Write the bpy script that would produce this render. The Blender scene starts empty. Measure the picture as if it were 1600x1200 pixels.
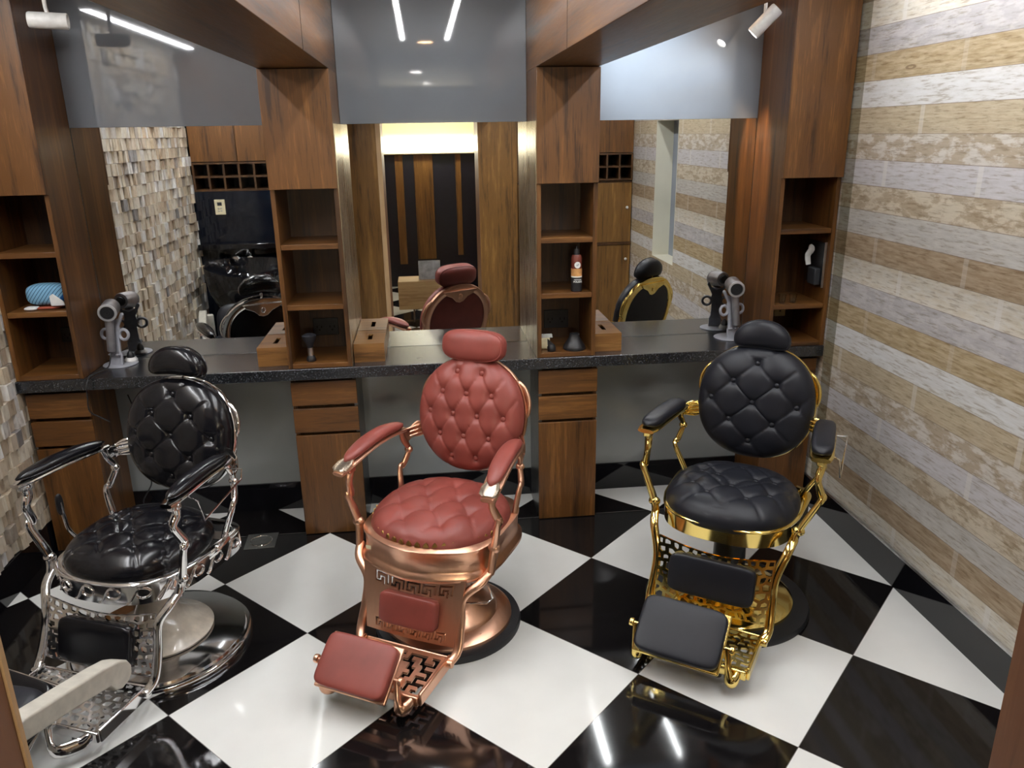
import bpy, bmesh, math, random
from mathutils import Vector, Matrix

sc = bpy.context.scene
C = sc.collection
PI = math.pi
rad = math.radians

# ------------------------------------------------------------------ camera
CAM = (0.55672, -2.81501, 1.93969)
YAW, PITCH, ROLL, FPX = 0.107113, 0.311263, -0.015779, 1220.663
def make_camera():
    cy, sy, cp, sp = math.cos(YAW), math.sin(YAW), math.cos(PITCH), math.sin(PITCH)
    f = Vector((sy*cp, cy*cp, -sp)); r = Vector((cy, -sy, 0)); u = r.cross(f)
    cr, sr = math.cos(ROLL), math.sin(ROLL)
    r2 = r*cr + u*sr; u2 = u*cr - r*sr
    cd = bpy.data.cameras.new('camera'); cd.sensor_fit = 'HORIZONTAL'; cd.sensor_width = 36.0
    cd.lens = FPX/1600*36; cd.clip_start = 0.02; cd.clip_end = 60
    o = bpy.data.objects.new('camera', cd); C.objects.link(o)
    m = Matrix((r2, u2, -f)).transposed().to_4x4(); m.translation = Vector(CAM)
    o.matrix_world = m; sc.camera = o
make_camera()

# ------------------------------------------------------------------ world + exposure
w = bpy.data.worlds.new('room_air'); sc.world = w; w.use_nodes = True
w.node_tree.nodes['Background'].inputs[0].default_value = (0.75, 0.83, 1.0, 1)
w.node_tree.nodes['Background'].inputs[1].default_value = 0.05
sc.view_settings.view_transform = 'Standard'
sc.view_settings.look = 'None'
sc.view_settings.exposure = 0.47
sc.view_settings.gamma = 1.0
sc.view_settings.use_curve_mapping = False
cyc = sc.cycles
cyc.use_denoising = True
cyc.max_bounces = 10; cyc.diffuse_bounces = 6; cyc.glossy_bounces = 7; cyc.transmission_bounces = 6
cyc.caustics_reflective = False; cyc.caustics_refractive = False
cyc.sample_clamp_indirect = 4.0
LED_POWER = 60.0       # radiance of the ceiling light strips

# ------------------------------------------------------------------ shader helpers
class NT:
    def __init__(s, name):
        s.m = bpy.data.materials.new(name); s.m.use_nodes = True
        s.t = s.m.node_tree; s.b = s.t.nodes['Principled BSDF']; s.out = s.t.nodes['Material Output']
    def n(s, typ, props=None, **inp):
        nd = s.t.nodes.new('ShaderNode'+typ)
        for k, v in (props or {}).items(): setattr(nd, k, v)
        for k, v in inp.items():
            key = int(k[1:]) if k[0] == 'i' and k[1:].isdigit() else k.replace('_', ' ')
            s.put(nd.inputs[key], v)
        return nd
    def put(s, sock, v):
        if isinstance(v, bpy.types.NodeSocket): s.t.links.new(v, sock)
        elif isinstance(v, bpy.types.Node): s.t.links.new(v.outputs[0], sock)
        else:
            if hasattr(sock.default_value, '__len__') and isinstance(v, (tuple, list)) and len(v) == 3 and len(sock.default_value) == 4: v = (*v, 1)
            sock.default_value = v
    def math(s, op, a, b=0.0, c=None):
        nd = s.n('Math', {'operation': op}, i0=a, i1=b)
        if c is not None: s.put(nd.inputs[2], c)
        return nd.outputs[0]
    def ramp(s, fac, stops, interp='LINEAR'):
        nd = s.n('ValToRGB'); cr = nd.color_ramp; cr.interpolation = interp
        while len(cr.elements) < len(stops): cr.elements.new(0.5)
        for e, (p, c) in zip(cr.elements, stops):
            e.position = p; e.color = (*c, 1) if len(c) == 3 else c
        s.put(nd.inputs[0], fac); return nd.outputs[0]
    def mix(s, fac, a, b, blend='MIX'):
        nd = s.n('Mix', {'data_type': 'RGBA', 'blend_type': blend})
        s.put(nd.inputs[0], fac); s.put(nd.inputs[6], a); s.put(nd.inputs[7], b)
        return nd.outputs[2]
    def pos(s, scale=(1, 1, 1), src='world'):
        v = s.n('NewGeometry').outputs['Position'] if src == 'world' else s.n('TexCoord').outputs['Object']
        return s.n('Mapping', Vector=v, Scale=scale).outputs[0]
    def noise(s, vec, scale=5, detail=4, rough=0.5, out=0):
        return s.n('TexNoise', Vector=vec, Scale=scale, Detail=detail, Roughness=rough).outputs[out]
    def bump(s, h, strength=0.3, dist=0.01):
        s.put(s.b.inputs['Normal'], s.n('Bump', Height=h, Strength=strength, Distance=dist).outputs[0])
    def set(s, **kw):
        for k, v in kw.items(): s.put(s.b.inputs[k.replace('_', ' ')], v)
        return s.m

def simple(name, col, rough=0.4, metal=0.0, nscale=30, amount=0.12, bump=0.0, **kw):
    """One colour with a little procedural unevenness."""
    t = NT(name); p = t.pos(src='object'); f = t.noise(p, nscale, 4)
    dark = tuple(c*(1-amount) for c in col); lite = tuple(min(1, c*(1+amount)) for c in col)
    t.set(Base_Color=t.ramp(f, [(0.3, dark), (0.7, lite)]), Metallic=metal,
          Roughness=t.math('MULTIPLY_ADD', f, rough*0.3, rough*0.85), **kw)
    if bump: t.bump(f, bump, 0.002)
    return t.m

def emit(name, col, strength):
    t = NT(name); t.set(Base_Color=col, Emission_Color=col, Emission_Strength=strength, Roughness=0.5)
    return t.m

def wood(name, cols, axis='z', rough=0.40, coat=0.10, tone=1.0, coatr=0.12):
    t = NT(name)
    sc3 = {'z': (1, 1, 0.07), 'x': (0.07, 1, 1), 'y': (1, 0.07, 1)}[axis]
    p = t.pos(sc3)
    warp = t.noise(t.pos((1.3, 1.3, 1.3)), 1.6, 2)
    p2 = t.n('VectorMath', {'operation': 'ADD'}, i0=p, i1=t.n('VectorMath', {'operation': 'SCALE'}, i0=t.noise(t.pos(sc3), 1.5, 2, out=1), Scale=0.18).outputs[0]).outputs[0]
    big = t.noise(p2, 13, 5, 0.6)
    fine = t.noise(p, 170, 3, 0.6)
    rings = t.n('TexWave', {'wave_type': 'RINGS', 'rings_direction': 'SPHERICAL'}, Vector=p2, Scale=6.0, Distortion=3.0, Detail=2.0).outputs['Fac'] if False else t.noise(p2, 42, 3, 0.5)
    f = t.math('ADD', t.math('MULTIPLY', big, 0.5), t.math('ADD', t.math('MULTIPLY', rings, 0.28), t.math('MULTIPLY', fine, 0.22)))
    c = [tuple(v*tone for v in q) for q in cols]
    col = t.ramp(f, [(0.40, c[0]), (0.485, c[1]), (0.53, c[1]), (0.62, c[2])])
    t.set(Base_Color=col, Roughness=t.math('MULTIPLY_ADD', fine, 0.15, rough-0.07), Coat_Weight=coat, Coat_Roughness=coatr)
    t.bump(fine, 0.08, 0.001)
    return t.m

WALNUT = [(0.045, 0.018, 0.005), (0.118, 0.047, 0.0105), (0.210, 0.090, 0.022)]
M = {}
M['wood'] = wood('walnut_vertical', WALNUT, 'z')
M['woodx'] = wood('walnut_across', WALNUT, 'x')
M['woody'] = wood('walnut_along', WALNUT, 'y', tone=0.95)
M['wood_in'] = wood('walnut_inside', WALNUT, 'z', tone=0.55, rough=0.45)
M['wood_back'] = wood('oak_brown', [(0.085, 0.040, 0.010), (0.19, 0.092, 0.022), (0.30, 0.155, 0.042)], 'z')
M['teak'] = wood('teak_box', [(0.10, 0.042, 0.010), (0.22, 0.10, 0.027), (0.33, 0.165, 0.05)], 'x', rough=0.42)
M['pine'] = wood('pale_pine', [(0.42, 0.25, 0.10), (0.58, 0.38, 0.17), (0.68, 0.48, 0.25)], 'x', rough=0.5, coat=0.1)
M['jamb'] = wood('jamb_brown', [(0.14, 0.058, 0.026), (0.20, 0.085, 0.04), (0.25, 0.115, 0.055)], 'z', rough=0.5, coat=0.1)
M['jamb_edge'] = wood('jamb_edge_pale', [(0.45, 0.28, 0.14), (0.55, 0.36, 0.19), (0.62, 0.43, 0.25)], 'z', rough=0.5, coat=0.1)

def floor_mat():
    t = NT('checker_tile')
    s = t.n('SeparateXYZ', Vector=t.n('NewGeometry').outputs['Position'])
    k = 1/(0.6*math.sqrt(2))
    u = t.math('MULTIPLY', t.math('ADD', s.outputs[0], s.outputs[1]), k)
    v = t.math('MULTIPLY', t.math('SUBTRACT', s.outputs[0], s.outputs[1]), k)
    fu, fv = t.math('FLOOR', u), t.math('FLOOR', v)
    par = t.math('FLOORED_MODULO', t.math('ADD', fu, fv), 2.0)          # 1 = white tile
    def edge(a):                                                        # distance to the nearest tile edge, metres
        fr = t.math('FRACT', a)
        return t.math('MULTIPLY', t.math('MINIMUM', fr, t.math('SUBTRACT', 1.0, fr)), 0.6)
    g = t.math('LESS_THAN', t.math('MINIMUM', edge(u), edge(v)), 0.0012)
    g2 = t.math('LESS_THAN', t.math('ABSOLUTE', t.math('SUBTRACT', s.outputs[1], 0.872)), 0.0012)
    nz = t.noise(t.pos((1, 1, 1)), 3.0, 4)
    white = t.ramp(nz, [(0.3, (0.70, 0.70, 0.67)), (0.7, (0.78, 0.78, 0.75))])
    black = t.ramp(nz, [(0.3, (0.0045, 0.004, 0.0045)), (0.7, (0.009, 0.008, 0.008))])
    col = t.mix(par, black, white)
    col = t.mix(t.math('MAXIMUM', g, t.math('MULTIPLY', g2, t.math('SUBTRACT', 1.0, par))), col, (0.16, 0.15, 0.14))
    t.set(Base_Color=col, Roughness=t.math('MULTIPLY_ADD', nz, 0.04, 0.05), Specular_IOR_Level=0.55)
    t.bump(t.noise(t.pos((1, 1, 1)), 2.2, 2), 0.02, 0.01)
    return t.m
M['floor'] = floor_mat()

def plank_mat():
    t = NT('plank_wallpaper')
    s = t.n('SeparateXYZ', Vector=t.n('NewGeometry').outputs['Position'])
    y, z = s.outputs[1], s.outputs[2]
    q = t.math('MULTIPLY', t.math('SUBTRACT', 2.462, z), 1/0.1102)
    row = t.math('FLOOR', q); fr = t.math('FRACT', q)
    idx = t.math('MULTIPLY', t.math('ADD', t.math('FLOORED_MODULO', row, 10.0), 0.5), 0.1)
    base = [(0.64, 0.58, 0.47), (0.55, 0.53, 0.52), (0.53, 0.43, 0.28), (0.69, 0.68, 0.66), (0.58, 0.50, 0.36),
            (0.66, 0.62, 0.56), (0.58, 0.56, 0.565), (0.45, 0.36, 0.25), (0.60, 0.58, 0.54), (0.47, 0.37, 0.255)]
    alt = [(0.70, 0.67, 0.60), (0.44, 0.42, 0.425), (0.40, 0.30, 0.17), (0.74, 0.74, 0.73), (0.49, 0.40, 0.27),
           (0.47, 0.39, 0.29), (0.63, 0.61, 0.625), (0.64, 0.57, 0.45), (0.51, 0.49, 0.46), (0.36, 0.265, 0.17)]
    st = lambda cs: [(i*0.1, c) for i, c in enumerate(cs)]
    c1 = t.ramp(idx, st(base), 'CONSTANT'); c2 = t.ramp(idx, st(alt), 'CONSTANT')
    off = t.math('MULTIPLY', row, 3.17)
    vec = t.n('CombineXYZ', X=t.math('ADD', y, off), Y=t.math('MULTIPLY', z, 1.0), Z=row).outputs[0]
    stretch = t.n('Mapping', Vector=vec, Scale=(1.6, 14, 1)).outputs[0]
    grain = t.noise(stretch, 5, 4, 0.62)
    patch = t.noise(t.n('Mapping', Vector=vec, Scale=(3.2, 7, 1)).outputs[0], 3.2, 6, 0.62)
    hard = t.ramp(patch, [(0.44, (0, 0, 0)), (0.53, (1, 1, 1))])
    soft = t.ramp(grain, [(0.42, (0, 0, 0)), (0.58, (1, 1, 1))])
    # rows 5 and 7 are flaking paint (hard patches), the others show grain
    flake = t.ramp(idx, st([(0.45,)*3, (0.7,)*3, (0.1,)*3, (0.15,)*3, (0.25,)*3, (1,)*3, (0.4,)*3, (0.95,)*3, (0.35,)*3, (0.1,)*3]), 'CONSTANT')
    fac = t.mix(flake, soft, hard)
    col = t.mix(fac, c1, c2)
    fl = t.ramp(t.noise(t.n('Mapping', Vector=vec, Scale=(3, 22, 1)).outputs[0], 4.5, 4, 0.6), [(0.36, (0.62, 0.56, 0.48)), (0.46, (0.95, 0.94, 0.92)), (0.6, (1.04, 1.04, 1.04))])
    col = t.mix(0.8, col, fl, 'MULTIPLY')
    # end joints: a pale strip every 0.6 m on each board
    ph = t.math('FRACT', t.math('MULTIPLY', t.math('ADD', t.math('ADD', y, 0.14), t.math('MULTIPLY', t.math('FLOORED_MODULO', row, 3.0), 0.21)), 1/0.604))
    jt = t.math('LESS_THAN', ph, 0.045)
    jt2 = t.math('MULTIPLY', jt, t.ramp(idx, st([(0.6,)*3, (0,)*3, (0.15,)*3, (0,)*3, (0.45,)*3, (0,)*3, (0.55,)*3, (0,)*3, (0.1,)*3, (0.25,)*3]), 'CONSTANT'))
    col = t.mix(jt2, col, (0.74, 0.71, 0.66))
    # knots
    vo = t.n('TexVoronoi', {'feature': 'F1'}, Vector=t.n('Mapping', Vector=vec, Scale=(2.2, 9, 1)).outputs[0], Scale=1.0, Randomness=1.0).outputs['Distance']
    kn = t.math('MULTIPLY', t.math('LESS_THAN', t.math('ABSOLUTE', t.math('SUBTRACT', vo, 0.06)), 0.022), t.ramp(idx, st([(0,)*3, (0,)*3, (0.7,)*3, (0.5,)*3, (0.4,)*3, (0,)*3, (0,)*3, (0,)*3, (0,)*3, (0.6,)*3]), 'CONSTANT'))
    col = t.mix(kn, col, (0.20, 0.13, 0.07))
    seam = t.math('LESS_THAN', t.math('MINIMUM', fr, t.math('SUBTRACT', 1.0, fr)), 0.012)
    col = t.mix(t.math('MULTIPLY', seam, 0.6), col, (0.16, 0.11, 0.08))
    t.set(Base_Color=col, Roughness=0.5, Specular_IOR_Level=0.35)
    t.bump(grain, 0.1, 0.002)
    return t.m
M['planks'] = plank_mat()

def mosaic_mat():
    t = NT('split_stone')
    g = t.n('NewGeometry'); r = g.outputs['Random Per Island']
    c = t.ramp(r, [(0.0, (0.60, 0.51, 0.39)), (0.14, (0.70, 0.63, 0.51)), (0.3, (0.76, 0.71, 0.61)), (0.46, (0.52, 0.43, 0.33)), (0.58, (0.80, 0.79, 0.77)),
                   (0.72, (0.64, 0.56, 0.46)), (0.84, (0.42, 0.37, 0.32)), (0.89, (0.82, 0.82, 0.82)), (0.965, (0.30, 0.29, 0.29))], 'CONSTANT')
    p = t.n('Mapping', Vector=g.outputs['Position'], Scale=(1, 1, 0.4), Rotation=(0.35, 0, 0)).outputs[0]
    v = t.noise(t.n('VectorMath', {'operation': 'ADD'}, i0=p, i1=t.n('CombineXYZ', X=t.math('MULTIPLY', r, 40.0)).outputs[0]).outputs[0], 26, 5, 0.62)
    col = t.mix(0.75, c, t.ramp(v, [(0.32, (0.42, 0.35, 0.28)), (0.45, (0.88, 0.83, 0.76)), (0.56, (1.0, 0.99, 0.97)), (0.68, (0.72, 0.72, 0.73))]), 'MULTIPLY')
    t.set(Base_Color=col, Roughness=0.5, Specular_IOR_Level=0.4)
    t.bump(v, 0.35, 0.004)
    return t.m
M['mosaic'] = mosaic_mat()
M['mortar'] = simple('stone_bed', (0.16, 0.13, 0.10), 0.8)

def granite_mat():
    t = NT('black_granite'); p = t.pos()
    sp = t.n('TexVoronoi', Vector=p, Scale=260.0).outputs['Color']
    f = t.n('SeparateColor', Color=sp).outputs[0]
    col = t.ramp(f, [(0.0, (0.006, 0.007, 0.009)), (0.7, (0.016, 0.017, 0.02)), (0.93, (0.035, 0.037, 0.042)), (1.0, (0.09, 0.095, 0.105))])
    t.set(Base_Color=col, Roughness=t.math('MULTIPLY_ADD', t.noise(p, 7, 3), 0.1, 0.20), Specular_IOR_Level=0.75, Coat_Weight=0.55, Coat_Roughness=0.22)
    return t.m
M['granite'] = granite_mat()

def brushed(name, col, rough=0.3, axis=(1, 1, 0.03), bump=0.03, src='object', aniso=0.0):
    t = NT(name); p = t.pos(axis, src); f = t.noise(p, 90, 3)
    t.set(Base_Color=t.ramp(f, [(0.25, tuple(c*0.94 for c in col)), (0.75, col)]), Metallic=1.0,
          Roughness=t.math('MULTIPLY_ADD', f, 0.14, rough-0.07), Anisotropic=aniso)
    if bump: t.bump(f, bump, 0.001)
    return t.m
M['steel'] = brushed('brushed_brassy_steel', (0.56, 0.49, 0.37), 0.28, src='world', bump=0.006)
M['steel_dark'] = brushed('brushed_dark_steel', (0.22, 0.22, 0.22), 0.3, src='world', bump=0.006)
M['chrome'] = simple('chrome_plate', (0.92, 0.92, 0.93), 0.09, 1.0, 12, 0.04)
M['copper'] = brushed('brushed_copper', (0.80, 0.46, 0.31), 0.31, (1, 1, 0.08), 0.0)
M['copper_pale'] = brushed('worn_pale_copper', (0.80, 0.66, 0.52), 0.25, (0.1, 1, 1), 0.0)
M['gold'] = simple('polished_gold', (0.95, 0.73, 0.24), 0.10, 1.0, 10, 0.04)

def leather(name, col, rough, coat=0.0, spec=0.5):
    t = NT(name); p = t.pos(src='object')
    v = t.n('TexVoronoi', {'feature': 'DISTANCE_TO_EDGE'}, Vector=p, Scale=340.0).outputs['Distance']
    b = t.noise(p, 9, 4)
    t.set(Base_Color=t.ramp(b, [(0.3, tuple(c*0.85 for c in col)), (0.7, tuple(c*1.12 for c in col))]),
          Roughness=t.math('MULTIPLY_ADD', b, 0.12, rough-0.06), Coat_Weight=coat, Coat_Roughness=0.15, Specular_IOR_Level=spec)
    t.bump(v, 0.05, 0.0005)
    return t.m
M['leather_gloss'] = leather('black_glossy_leather', (0.006, 0.006, 0.008), 0.20, 0.0, 0.45)
M['leather_black'] = leather('black_matt_leather', (0.011, 0.012, 0.017), 0.40, 0.0, 0.32)
M['leather_red'] = leather('oxblood_leather', (0.235, 0.052, 0.040), 0.42, 0.0, 0.4)
M['rubber'] = simple('black_rubber', (0.012, 0.013, 0.016), 0.45)
M['cream_enamel'] = simple('cream_enamel', (0.76, 0.68, 0.57), 0.22, Coat_Weight=0.4)
M['cream_plastic'] = simple('cream_plastic', (0.50, 0.475, 0.41), 0.4)
M['mirror'] = simple('mirror_glass', (0.90, 0.92, 0.91), 0.0, 1.0, 1, 0.0)
M['mirror'].node_tree.nodes['Principled BSDF'].inputs['Roughness'].default_value = 0.0
for l in list(M['mirror'].node_tree.links):
    if l.to_socket.name == 'Roughness': M['mirror'].node_tree.links.remove(l)
M['grey_glass'] = simple('grey_back_painted_glass', (0.165, 0.178, 0.195), 0.035, 0.0, 4, 0.04, Specular_IOR_Level=0.9)
M['panel_grey'] = simple('grey_kick_panel', (0.30, 0.315, 0.31), 0.10, 0.0, 3, 0.08, Specular_IOR_Level=0.7)
M['black_gloss'] = simple('black_polished_stone', (0.006, 0.006, 0.008), 0.06, 0.0, 6, 0.2, Specular_IOR_Level=0.6)
M['black_glass'] = simple('black_wall_glass', (0.006, 0.008, 0.014), 0.07, 0.0, 3, 0.1)
M['ceiling'] = simple('ceiling_paint', (0.72, 0.72, 0.71), 0.7, 0.0, 5, 0.03)
M['cream_wall'] = simple('cream_wall_paint', (0.74, 0.71, 0.58), 0.6, 0.0, 5, 0.03)
M['grey_wall'] = simple('blue_grey_board', (0.25, 0.28, 0.33), 0.5, 0.0, 5, 0.05)
M['white_plastic'] = simple('white_plastic', (0.78, 0.77, 0.74), 0.35)
M['ivory_plastic'] = simple('ivory_plastic', (0.76, 0.68, 0.45), 0.4)
M['black_plastic'] = simple('black_plastic', (0.014, 0.014, 0.016), 0.4)
M['socket_plastic'] = simple('dark_socket_plastic', (0.03, 0.032, 0.036), 0.3)
M['slot_dark'] = simple('dark_hole', (0.004, 0.004, 0.004), 0.8)
M['grey_plastic'] = simple('silver_grey_plastic', (0.36, 0.37, 0.41), 0.4)
M['dryer_body'] = simple('dryer_satin_grey', (0.34, 0.33, 0.34), 0.32, 0.55)
M['dryer_light'] = simple('dryer_pale_ring', (0.62, 0.62, 0.63), 0.3, 0.4)
M['alu'] = simple('satin_aluminium', (0.75, 0.75, 0.75), 0.3, 1.0)
M['grate'] = simple('drain_steel', (0.42, 0.42, 0.40), 0.3, 1.0)
M['paper_white'] = simple('white_paper', (0.75, 0.75, 0.72), 0.6)
M['cloth_red'] = simple('rust_cloth', (0.32, 0.07, 0.035), 0.8)
M['can_brown'] = simple('can_brown', (0.13, 0.03, 0.02), 0.25)
M['can_band'] = simple('can_wood_print', (0.55, 0.28, 0.10), 0.3, 0, 40, 0.35)
M['orange'] = simple('orange_plastic', (0.75, 0.16, 0.03), 0.4)
M['silver_foil'] = simple('silvery_sheet', (0.45, 0.48, 0.50), 0.5, 0.2, 14, 0.35)
M['navy'] = simple('dark_navy_panel', (0.010, 0.010, 0.022), 0.3)
M['clear'] = (lambda t: t.set(Base_Color=(0.9, 0.93, 0.92), Roughness=0.05, Transmission_Weight=1.0, IOR=1.45))(NT('clear_glass'))
M['bristle'] = simple('dark_bristle', (0.006, 0.006, 0.010), 0.7, 0, 200, 0.6, 0.5)
M['lamp_white'] = emit('strip_diffuser', (0.97, 0.98, 1.0), LED_POWER)
M['lamp_warm'] = emit('warm_downlight_glow', (1.0, 0.62, 0.33), 40.0)
M['lamp_cool'] = emit('downlight_glow', (1.0, 0.96, 0.90), 60.0)
M['lamp_box'] = emit('light_box_diffuser', (1.0, 0.93, 0.72), 34.0)
M['lamp_box_dim'] = emit('light_box_upper_glow', (1.0, 0.86, 0.50), 0.5)
M['lamp_spot'] = emit('spot_lens_glow', (1.0, 0.97, 0.93), 30.0)

def towel_mat():
    t = NT('striped_towel'); s = t.n('SeparateXYZ', Vector=t.n('TexCoord').outputs['Object'])
    d = t.math('ADD', s.outputs[0], t.math('MULTIPLY', s.outputs[2], -0.8))
    wv = t.math('LESS_THAN', t.math('FRACT', t.math('MULTIPLY', d, 62.0)), 0.2)
    c = t.mix(wv, (0.20, 0.42, 0.60), (0.015, 0.05, 0.12))
    c = t.mix(t.math('GREATER_THAN', d, 0.028), c, (0.012, 0.12, 0.36))
    t.set(Base_Color=c, Roughness=0.9); t.bump(t.noise(t.pos(src='object'), 300, 2), 0.3, 0.002)
    return t.m
M['towel'] = towel_mat()

# ------------------------------------------------------------------ mesh helpers
def norm(v):
    v = Vector(v); return v.normalized() if v.length > 1e-9 else v
class MB:
    def __init__(s): s.v, s.f = [], []
    def add(s, vs, fs, mx=None):
        o = len(s.v)
        s.v += [tuple(mx @ Vector(p)) if mx else tuple(p) for p in vs]
        s.f += [tuple(i+o for i in f) for f in fs]
        return s
    def box(s, x0, x1, y0, y1, z0, z1, mx=None):
        vs = [(x, y, z) for z in (z0, z1) for y in (y0, y1) for x in (x0, x1)]
        return s.add(vs, [(0, 2, 3, 1), (4, 5, 7, 6), (0, 1, 5, 4), (2, 6, 7, 3), (0, 4, 6, 2), (1, 3, 7, 5)], mx)
    def tube(s, pts, r, n=10, up=(0, 0, 1), closed=False, r2=None, caps=True, mx=None, power=1.0):
        P = [Vector(p) for p in pts]; m = len(P)
        R = r if isinstance(r, (list, tuple)) else [r]*m
        R2 = R if r2 is None else (r2 if isinstance(r2, (list, tuple)) else [r2]*m)
        vs, side0 = [], None
        for i in range(m):
            a = P[(i-1) % m] if (closed or i > 0) else P[i]
            b = P[(i+1) % m] if (closed or i < m-1) else P[i]
            t = norm(b-a); u = Vector(up)
            sd = t.cross(u)
            if sd.length < 0.15: sd = side0 if side0 is not None else t.cross(Vector((1, 0.01, 0)))
            sd = norm(sd - t*sd.dot(t)); side0 = sd
            nn = sd.cross(t)
            for k in range(n):
                c, q = math.cos(2*PI*k/n), math.sin(2*PI*k/n)
                if power != 1.0:
                    c = math.copysign(abs(c)**power, c); q = math.copysign(abs(q)**power, q)
                vs.append(P[i] + sd*(R[i]*c) + nn*(R2[i]*q))
        fs = []
        for i in range(m if closed else m-1):
            j = (i+1) % m
            for k in range(n):
                l = (k+1) % n
                fs.append((i*n+k, i*n+l, j*n+l, j*n+k))
        if caps and not closed:
            fs.append(tuple(range(n-1, -1, -1))); fs.append(tuple((m-1)*n+k for k in range(n)))
        return s.add(vs, fs, mx)
    def lathe(s, prof, n=40, mx=None, cap=True):
        vs, fs = [], []
        for (r, z) in prof:
            for k in range(n):
                a = 2*PI*k/n; vs.append((r*math.cos(a), r*math.sin(a), z))
        for i in range(len(prof)-1):
            for k in range(n):
                l = (k+1) % n
                fs.append((i*n+k, i*n+l, (i+1)*n+l, (i+1)*n+k))
        if cap:
            fs.append(tuple(range(n-1, -1, -1))); fs.append(tuple((len(prof)-1)*n+k for k in range(n)))
        return s.add(vs, fs, mx)
    def prism(s, poly, z0, z1, mx=None):
        n = len(poly)
        vs = [(x, y, z0) for x, y in poly]+[(x, y, z1) for x, y in poly]
        fs = [tuple(range(n-1, -1, -1)), tuple(range(n, 2*n))]+[(i, (i+1) % n, n+(i+1) % n, n+i) for i in range(n)]
        return s.add(vs, fs, mx)
    def pillow(s, rx, ry, rz, e=2.6, nu=40, nv=20, bend=0.0, mx=None):
        sp = lambda a: math.copysign(abs(a)**(2/e), a)
        vs, fs = [], []
        for j in range(nv+1):
            ph = -PI/2+PI*j/nv
            for i in range(nu):
                th = 2*PI*i/nu
                x = rx*sp(math.cos(th))*sp(math.cos(ph)); y = ry*sp(math.sin(th))*sp(math.cos(ph)); z = rz*sp(math.sin(ph))
                vs.append((x, y-bend*(x/rx)**2, z))
        for j in range(nv):
            for i in range(nu):
                k = (i+1) % nu
                fs.append((j*nu+i, j*nu+k, (j+1)*nu+k, (j+1)*nu+i))
        return s.add(vs, fs, mx)
    def sweep(s, outline, prof, mx=None, close=True):
        """outline: list of (x,y) closed; prof: list of (offset, z)."""
        n = len(outline); nor = []
        for i in range(n):
            a, b = outline[i-1], outline[(i+1) % n]
            t = norm((b[0]-a[0], b[1]-a[1], 0)); nor.append((t.y, -t.x))
        vs, fs = [], []
        for (o, z) in prof:
            for (x, y), (nx, ny) in zip(outline, nor): vs.append((x+nx*o, y+ny*o, z))
        m = len(prof)
        for i in range(m if close else m-1):
            j = (i+1) % m
            for k in range(n):
                l = (k+1) % n
                fs.append((i*n+k, i*n+l, j*n+l, j*n+k))
        return s.add(vs, fs, mx)
    def build(s, name, mat, parent=None, mx=None, bevel=0.0, smooth=38, seg=2):
        me = bpy.data.meshes.new(name); me.from_pydata(s.v, [], s.f)
        bm = bmesh.new(); bm.from_mesh(me); bmesh.ops.remove_doubles(bm, verts=bm.verts, dist=1e-6)
        bmesh.ops.recalc_face_normals(bm, faces=bm.faces); bm.to_mesh(me); bm.free()
        me.materials.append(mat)
        if smooth:
            me.polygons.foreach_set('use_smooth', [True]*len(me.polygons)); me.set_sharp_from_angle(angle=rad(smooth))
        o = bpy.data.objects.new(name, me); C.objects.link(o)
        if parent: o.parent = parent
        if mx: o.matrix_local = mx
        if bevel:
            md = o.modifiers.new('soft_edges', 'BEVEL'); md.width = bevel; md.segments = seg; md.limit_method = 'ANGLE'; md.angle_limit = rad(40)
            md.harden_normals = False
        return o

def tag(o, label, cat, group=None, kind=None):
    o['label'] = label; o['category'] = cat
    if group: o['group'] = group
    if kind: o['kind'] = kind
    return o
def thing(name, label, cat, loc=(0, 0, 0), rz=0.0, group=None):
    o = bpy.data.objects.new(name, None); C.objects.link(o); o.empty_display_size = 0.05
    o.location = loc; o.rotation_euler = (0, 0, rz)
    return tag(o, label, cat, group)
def struct(name, mb, mat, label=None, bevel=0.0, smooth=38):
    o = mb.build(name, mat, bevel=bevel, smooth=smooth); o['kind'] = 'structure'
    if label: o['label'] = label
    return o
def T(x, y, z): return Matrix.Translation((x, y, z))
def RX(d): return Matrix.Rotation(rad(d), 4, 'X')
def RY(d): return Matrix.Rotation(rad(d), 4, 'Y')
def RZ(d): return Matrix.Rotation(rad(d), 4, 'Z')
def bez(pts, n=6):
    """Catmull-Rom through pts."""
    P = [Vector(p) for p in pts]; out = []
    for i in range(len(P)-1):
        p0, p1, p2, p3 = P[max(i-1, 0)], P[i], P[i+1], P[min(i+2, len(P)-1)]
        for k in range(n):
            t = k/n
            out.append(0.5*((2*p1)+(p2-p0)*t+(2*p0-5*p1+4*p2-p3)*t*t+(3*p1-p0-3*p2+p3)*t**3))
    out.append(P[-1]); return out
def sell(a, b, e, n=96, cx=0, cy=0):
    sp = lambda q: math.copysign(abs(q)**(2/e), q)
    return [(cx+a*sp(math.cos(2*PI*i/n)), cy+b*sp(math.sin(2*PI*i/n))) for i in range(n)]

# ================================================================== ROOM
XL, XR, YB, YM, H = -1.34, 2.5456, 1.17, 1.155, 2.6
YF = 0.81                                  # front of the shelf towers and counter
TOW = [(-1.33, -1.036), (-0.112, 0.184), (1.075, 1.36), (2.24, 2.538)]
YOL, YOR, YP = -1.78, -2.35, -2.25          # opposite walls: left bay, right bay, passage mouth
YEND = -5.35

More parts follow.
